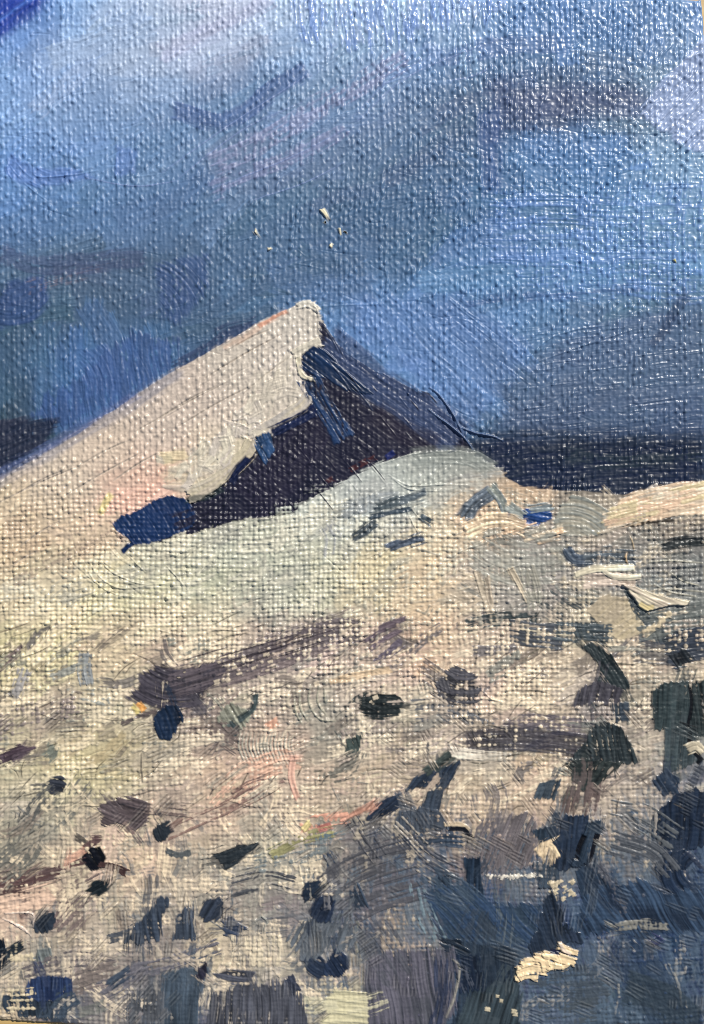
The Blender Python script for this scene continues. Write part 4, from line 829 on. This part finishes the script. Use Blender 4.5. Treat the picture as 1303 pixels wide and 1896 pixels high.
dab([(283, 1542), (294, 1526), (312, 1521), (320, 1538), (300, 1557), (288, 1553)], (40, 50, 60), 'small dark dab beside the combed one', ang=72, relief=.7, thick=.7)
dab([(391, 1577), (410, 1568), (475, 1561), (452, 1585), (420, 1609), (408, 1592)], (40, 50, 56), 'dark arrow-shaped dab', ang=-24, dry=.1, thick=.7)
dab([(640, 1396), (644, 1370), (668, 1361), (665, 1385), (650, 1399)], (68, 84, 78), 'small green dab', ang=70, thick=.5)
stroke([(600, 1440), (640, 1425), (655, 1400)], 40, (118, 114, 104), dry=.46, rag=8, soft=6, relief=.4, thick=.1, fill=.2, edge=.05)
for P_ in ([(575, 1268), (572, 1300), (590, 1330), (620, 1335)], [(590, 1270), (588, 1300), (605, 1325)], [(555, 1280), (556, 1310), (570, 1335)], [(600, 1275), (602, 1300)], [(545, 1290), (548, 1320), (560, 1340)]):
    ridge(P_, 2.2, 1.5, (160, 156, 138))
for i_ in range(16):
    x = 440 + i_ * 6.5
    ridge([(x + 6, 1355), (x + 2, 1380), (x + 8, 1400), (x + 14, 1412)], 2.0, rng.uniform(.8, 1.6), (172, 166, 150))
for i_ in range(9):
    x = 770 + i_ * 7
    ridge([(x + 4, 1225), (x, 1255), (x + 8, 1285)], 1.8, rng.uniform(.5, 1.2))
stroke([(612, 1262), (660, 1250), (720, 1238)], 10, (206, 180, 146), alpha=.8, rag=4, soft=3, relief=.4, thick=.6, fill=.3, edge=.2)
line([(405, 1486), (450, 1440), (500, 1412), (545, 1404)], 44, (210, 172, 148), 'salmon pink dry smear', dry=.42, rag=9, soft=6, relief=.7, thick=.3)
stroke([(434, 1470), (470, 1450), (520, 1440)], 12, (120, 96, 88), dry=.4, wd=.3, rag=4, soft=3, relief=.8, thick=.2, fill=.3, edge=.05)
line([(541, 1400), (538, 1440), (550, 1476)], 9, (206, 164, 144), None, dry=.25, thick=.5)
stroke([(500, 1345), (512, 1338)], 14, (220, 160, 130), alpha=.6, rag=5, soft=5, relief=.3, thick=.2, fill=.2, edge=.05)
line([(632, 1517), (660, 1504), (690, 1490)], 9, (200, 150, 128), 'thin orange-red streak', rag=3, thick=.5)
stroke([(560, 1528), (590, 1520), (640, 1512)], 16, (214, 160, 136), dry=.35, rag=5, soft=4, relief=.4, thick=.2, fill=.2, edge=.05)
line([(590, 1533), (610, 1527)], 9, (170, 108, 98), None, rag=3, thick=.4)
line([(506, 1580), (545, 1560), (580, 1548), (612, 1540)], 15, (138, 134, 96), 'olive streak', dry=.38, rag=5)
line([(564, 1534), (572, 1524)], 12, (214, 196, 140), None, rag=3, thick=.4)
stroke([(590, 1552), (620, 1545), (650, 1535)], 18, (112, 138, 146), dry=.4, rag=5, soft=4, relief=.4, thick=.1, fill=.2, edge=.05)
stroke([(480, 1600), (540, 1585), (600, 1570)], 26, (138, 148, 146), dry=.45, rag=7, soft=5, relief=.4, thick=.1, fill=.2, edge=.05)
stroke([(310, 1578), (330, 1586), (350, 1580)], 8, (84, 88, 88), dry=.35, rag=4, soft=3, relief=.3, thick=.1, fill=.2, edge=.05)
ridge([(435, 1585), (480, 1588), (530, 1580)], 1.4, -.9); ridge([(600, 1610), (615, 1570), (640, 1575), (630, 1595)], 2, 1.2)
for _ in range(40):                                      # crumbs of stiff paint on the slope
    x, y = rng.uniform(380, 720), rng.uniform(1210, 1300)
    stroke([(x, y), (x + rng.uniform(2, 8), y - 2)], rng.uniform(3, 7), (214, 198, 172), alpha=.8, rag=2, soft=2, relief=.1, thick=.6, fill=.1, edge=0)

# bristle marks dragged through the wet lower ground, in bunches that follow one turn of the brush
for _ in range(240):
    x, y = rng.uniform(-30, 1300), rng.uniform(1330, 1890)
    i = int(np.clip((x - X0) * S, 0, NX - 1)); k = int(np.clip((y - Y0) * S, 0, NY - 1))
    t_ = _L[9][int(y / 90) & 255, int(x / 110) & 255]
    a0 = (88 + 30 * (t_ - .5)) if (y > 1560 and t_ > .35) else (-24 if x < 700 else 40) + 50 * (t_ - .5)
    n_ = rng.integers(4, 10); L0 = rng.uniform(8, 22); bd = 0.0; gap = rng.uniform(2.6, 3.8)
    for q_ in range(n_):
        a = math.radians(a0 + rng.normal(0, 3)); L = L0 * rng.uniform(.7, 1.15); ca, sa = math.cos(a) * L, math.sin(a) * L
        ox, oy = -math.sin(a) * gap * (q_ - n_ / 2), math.cos(a) * gap * (q_ - n_ / 2)
        c_ = unlin(COL[int(np.clip((y + oy - Y0) * S, 0, NY - 1)), int(np.clip((x + ox - X0) * S, 0, NX - 1))])
        c_ = c_ * rng.uniform(.74, .9) if q_ % 2 else np.clip(c_ * .8 + np.array((168, 162, 152)) * .2, 0, 235)
        ridge([(x + ox - ca, y + oy - sa), (x + ox - sa / L * bd, y + oy + ca / L * bd), (x + ox + ca, y + oy + sa)], 1.4, -.28 if q_ % 2 else .28, c_)

# ---- stiff cream beads on the right of the slope
line([(1065, 1064), (1096, 1053), (1120, 1052), (1170, 1049)], 11, (230, 219, 190), 'raised cream bead of paint', 'impasto_bead', thick=3.2, fill=.8, edge=.3, rag=2, dry=0, gloss=.33)
line([(1118, 1058), (1134, 1068), (1158, 1070), (1182, 1068)], 9, (230, 220, 194), None, 'impasto_bead', thick=3.0, fill=.8, edge=.3, rag=2, dry=0)
dab([(1152, 1082), (1176, 1086), (1204, 1098), (1240, 1106), (1274, 1112), (1268, 1121), (1236, 1120), (1212, 1128), (1196, 1131), (1182, 1124), (1174, 1108)], (222, 210, 182), 'thick cream drip of paint with a shadow below', 'impasto_bead', ang=24, thick=4.6, fill=.9, edge=.9, relief=.8, rag=2, dry=0, soft=2.5, col2=(180, 166, 148))
stroke([(1184, 1118), (1194, 1125), (1206, 1124)], 9, (208, 190, 140), rag=1, soft=4, thick=.6, fill=.3, edge=.1, relief=.1)

LAND[0] = False
# ---- flecks of cream paint dried on the sky
for i_, (P_, w_) in enumerate([([(471, 428), (476, 435), (482, 442)], 7), ([(598, 388), (604, 396), (609, 406)], 7), ([(628, 424), (631, 434)], 6), ([(1247, 482), (1250, 486)], 5),
                               ([(600, 412), (602, 416)], 4), ([(497, 461), (500, 460)], 5), ([(640, 428), (644, 432)], 4), ([(612, 456), (614, 453)], 4)]):
    pid = newpart('paint_fleck', sky_id, 'cream fleck of paint stuck on the sky' if i_ == 0 else None)
    stroke(P_, w_, (226, 214, 180) if i_ not in (3,) else (190, 180, 110), pid, rag=3.5, soft=3, relief=.3, thick=1.7, fill=.4, edge=.1, taper=.7, lump=.8)

# ------------------------------------------------------------------ finish of the film
H += .22 * (vn(XX / 2.2, YY / 2.2, 12) - .5) + .35 * (fb(XX / 9, YY / 9, 13) - .5)
H = .92 * H + .08 * blur(H, 1)
COL *= (1 + .10 * (vn(XX / 3.1, YY / 3.1, 14) - .5) + .08 * (fb(XX / 24, YY / 24, 15) - .5))[..., None]
COL = np.clip(COL, .004, .85)

# outline of the sheet: slightly crooked edges, a softened corner
dx = -5 + 8 * np.clip(gy / 110, 0, 1)
tx = np.clip((gx - 1180) / (X1 - 1180), 0, 1) ** 2
PXX = XX + tx[None, :] * dx[:, None]
dy = -13 + 15 * np.clip((gx + 20) / 210, 0, 1)
ty = np.clip((gy - 1780) / (Y1 - 1780), 0, 1) ** 2
PYY = YY + ty[:, None] * dy[None, :]
ttop = np.clip((60 - gy) / 64, 0, 1) ** 2
PYY = PYY + ttop[:, None] * (3.6 * np.clip((gx - 1230) / 60, 0, 1))[None, :]
ed = np.minimum(np.minimum(XX - X0, X1 - XX), np.minimum(YY - Y0, Y1 - YY))
THICK = 5.5
Z = H + THICK - np.clip(1 - ed / 9, 0, 1) ** 2 * 3.5
CX, CY = 651.5, 948.0
VX = ((PXX - CX) * PX).astype(np.float32); VY = (-(PYY - CY) * PX).astype(np.float32); VZ = (Z * PX).astype(np.float32)

# ------------------------------------------------------------------ scene
sc = bpy.context.scene
LINK = sc.collection.objects.link


def nt(m):
    m.use_nodes = True; t = m.node_tree; t.nodes.clear()
    out = t.nodes.new('ShaderNodeOutputMaterial'); b = t.nodes.new('ShaderNodeBsdfPrincipled')
    t.links.new(b.outputs[0], out.inputs[0]); return t, b


def paint_material(name, rough):
    m = bpy.data.materials.new(name); t, b = nt(m); N, L = t.nodes.new, t.links.new
    at = N('ShaderNodeAttribute'); at.attribute_name = 'pigment'
    gl = N('ShaderNodeAttribute'); gl.attribute_name = 'gloss'
    tc = N('ShaderNodeTexCoord')
    n1 = N('ShaderNodeTexNoise'); n1.inputs['Scale'].default_value = 5200; n1.inputs['Detail'].default_value = 3
    L(tc.outputs['Object'], n1.inputs['Vector'])
    mr = N('ShaderNodeMapRange'); mr.inputs['To Min'].default_value = .92; mr.inputs['To Max'].default_value = 1.08
    L(n1.outputs['Fac'], mr.inputs['Value'])
    mx = N('ShaderNodeMix'); mx.data_type = 'RGBA'; mx.blend_type = 'MULTIPLY'; mx.inputs['Factor'].default_value = 1
    L(at.outputs['Color'], mx.inputs['A']); L(mr.outputs['Result'], mx.inputs['B']); L(mx.outputs['Result'], b.inputs['Base Color'])
    n2 = N('ShaderNodeTexNoise'); n2.inputs['Scale'].default_value = 260; n2.inputs['Detail'].default_value = 4
    L(tc.outputs['Object'], n2.inputs['Vector'])
    ma = N('ShaderNodeMath'); ma.operation = 'MULTIPLY_ADD'; ma.inputs[1].default_value = .22; ma.inputs[2].default_value = -.11 + rough
    L(n2.outputs['Fac'], ma.inputs[0])
    ad = N('ShaderNodeMath'); ad.operation = 'ADD'; L(ma.outputs[0], ad.inputs[0]); L(gl.outputs['Fac'], ad.inputs[1]); L(ad.outputs[0], b.inputs['Roughness'])
    b.inputs['IOR'].default_value = 1.48
    return m


M_paint = paint_material('oil_paint', 0.0)
m = bpy.data.materials.new('primed_canvas'); t, b = nt(m)
n = t.nodes.new('ShaderNodeTexNoise'); n.inputs['Scale'].default_value = 1500
r = t.nodes.new('ShaderNodeValToRGB'); r.color_ramp.elements[0].color = (.40, .36, .28, 1); r.color_ramp.elements[1].color = (.62, .57, .46, 1)
t.links.new(n.outputs['Fac'], r.inputs[0]); t.links.new(r.outputs[0], b.inputs['Base Color']); b.inputs['Roughness'].default_value = .8
M_canvas = m
m = bpy.data.materials.new('pale_wood'); t, b = nt(m)
tc = t.nodes.new('ShaderNodeTexCoord'); mp = t.nodes.new('ShaderNodeMapping'); mp.inputs['Scale'].default_value = (3, 60, 20)
n = t.nodes.new('ShaderNodeTexNoise'); n.inputs['Scale'].default_value = 9; n.inputs['Detail'].default_value = 6
r = t.nodes.new('ShaderNodeValToRGB'); r.color_ramp.elements[0].position = .3; r.color_ramp.elements[1].position = .7
r.color_ramp.elements[0].color = (.42, .27, .09, 1); r.color_ramp.elements[1].color = (.66, .46, .19, 1)
t.links.new(tc.outputs['Object'], mp.inputs[0]); t.links.new(mp.outputs[0], n.inputs['Vector']); t.links.new(n.outputs['Fac'], r.inputs[0])
t.links.new(r.outputs[0], b.inputs['Base Color']); b.inputs['Roughness'].default_value = .5
M_wood = m


def np_mesh(name, verts, quads, mat):
    me = bpy.data.meshes.new(name)
    me.vertices.add(len(verts)); me.vertices.foreach_set('co', verts.astype(np.float32).ravel())
    nq = len(quads)
    me.loops.add(nq * 4); me.loops.foreach_set('vertex_index', quads.astype(np.int32).ravel())
    me.polygons.add(nq); me.polygons.foreach_set('loop_start', np.arange(0, nq * 4, 4, dtype=np.int32))
    me.polygons.foreach_set('use_smooth', np.ones(nq, bool))
    me.update(calc_edges=True); me.materials.append(mat)
    return me


painting = bpy.data.objects.new('oil_painting', None); LINK(painting)
painting.empty_display_size = .02
painting['label'] = 'oil painting of a pale mountain under a blue sky on canvas'
painting['category'] = 'painting'

# canvas sheet under the paint: closed slab following the crooked outline
loop = np.concatenate([np.stack([VX[0, :], VY[0, :]], 1), np.stack([VX[1:, -1], VY[1:, -1]], 1), np.stack([VX[-1, -2::-1], VY[-1, -2::-1]], 1), np.stack([VX[-2:0:-1, 0], VY[-2:0:-1, 0]], 1)])
zt = np.concatenate([VZ[0, :], VZ[1:, -1], VZ[-1, -2::-1], VZ[-2:0:-1, 0]]) - 1e-5
k = len(loop); c = loop.mean(0)
vs = np.vstack([np.c_[loop, zt], np.c_[loop, np.full(k, .00005)], np.c_[loop * .97, np.full(k, THICK * PX - 6e-5)], np.c_[loop * .5, np.full(k, .00005)]])
i = np.arange(k); j = (i + 1) % k
qs = np.vstack([np.c_[i, j, j + k, i + k][:, ::-1], np.c_[i + 2 * k, j + 2 * k, j, i][:, ::-1], np.c_[i + k, j + k, j + 3 * k, i + 3 * k][:, ::-1]])
me = np_mesh('canvas_sheet', vs, qs, M_canvas)
o = bpy.data.objects.new('canvas_sheet', me); LINK(o); o.parent = painting

# the paint film, one mesh per passage
vid = np.arange(NX * NY, dtype=np.int32).reshape(NY, NX)
fid = ID[:-1, :-1]
Q = np.stack([vid[:-1, :-1], vid[1:, :-1], vid[1:, 1:], vid[:-1, 1:]], -1)
V = np.stack([VX.ravel(), VY.ravel(), VZ.ravel()], 1)
C4 = np.concatenate([COL.reshape(-1, 3), np.ones((NX * NY, 1), np.float32)], 1).astype(np.float32)
G1 = GLO.ravel().astype(np.float32)
made = {}
for pid in range(1, len(PARTS)):
    sel = fid == pid
    if sel.sum() < 12:
        continue
    qd = Q[sel]; u, inv = np.unique(qd, return_inverse=True)
    name, parent, label = PARTS[pid]
    me = np_mesh(name, V[u], inv.reshape(-1, 4), M_paint)
    a = me.attributes.new('pigment', 'FLOAT_COLOR', 'POINT'); a.data.foreach_set('color', C4[u].ravel())
    a = me.attributes.new('gloss', 'FLOAT', 'POINT'); a.data.foreach_set('value', G1[u])
    o = bpy.data.objects.new(name, me); LINK(o)
    if label: o['label'] = label
    o.parent = made[parent] if parent and parent in made else painting
    made[pid] = o

# table
bpy.ops.mesh.primitive_cube_add(size=1); tb = bpy.context.object
tb.name = 'wooden_tabletop'; tb.data.name = 'wooden_tabletop'; tb.scale = (1.0, 1.0, .02); tb.location = (0, 0, -.01)
bpy.ops.object.transform_apply(location=False, scale=True)
tb.data.materials.append(M_wood)
bv = tb.modifiers.new('edge', 'BEVEL'); bv.width = .002; bv.segments = 2
tb['kind'] = 'structure'; tb['label'] = 'pale yellow wooden surface under the canvas'

# ------------------------------------------------------------------ light
SUN_AZ, SUN_EL = math.radians(56), math.radians(40)       # azimuth counted from +x towards +y
w = bpy.data.worlds.new('World'); sc.world = w; w.use_nodes = True
t = w.node_tree; bg = t.nodes['Background']
sk = t.nodes.new('ShaderNodeTexSky'); sk.sky_type = 'NISHITA'; sk.sun_disc = False
sk.sun_elevation = SUN_EL; sk.sun_rotation = math.pi / 2 - SUN_AZ
t.links.new(sk.outputs[0], bg.inputs[0]); bg.inputs[1].default_value = .065
ld = bpy.data.lights.new('sun', 'SUN'); ld.energy = 4.5; ld.angle = math.radians(.6); ld.color = (1, .955, .88)
lo = bpy.data.objects.new('sun', ld); LINK(lo)
import mathutils
dirv = mathutils.Vector((math.cos(SUN_AZ) * math.cos(SUN_EL), math.sin(SUN_AZ) * math.cos(SUN_EL), math.sin(SUN_EL)))
lo.rotation_euler = dirv.to_track_quat('Z', 'Y').to_euler(); lo.location = dirv * .6

# ------------------------------------------------------------------ camera
cd = bpy.data.cameras.new('camera'); cam = bpy.data.objects.new('camera', cd); LINK(cam)
cd.sensor_fit = 'VERTICAL'; cd.sensor_height = 24; FOV = math.radians(56); cd.lens = 12 / math.tan(FOV / 2)
zc = 948 * PX / math.tan(FOV / 2)
cam.location = (0, 0, zc + (THICK + 1.2) * PX); cam.rotation_euler = (0, 0, 0)
cd.clip_start = .01; cd.clip_end = 20
sc.camera = cam

sc.view_settings.view_transform = 'Standard'; sc.view_settings.look = 'None'
sc.view_settings.exposure = 0.0; sc.view_settings.gamma = 1
sc.view_settings.use_curve_mapping = False
sc.render.engine = 'CYCLES'
sc.cycles.use_denoising = False
sc.cycles.pixel_filter_type = 'BLACKMAN_HARRIS'; sc.cycles.filter_width = 1.0
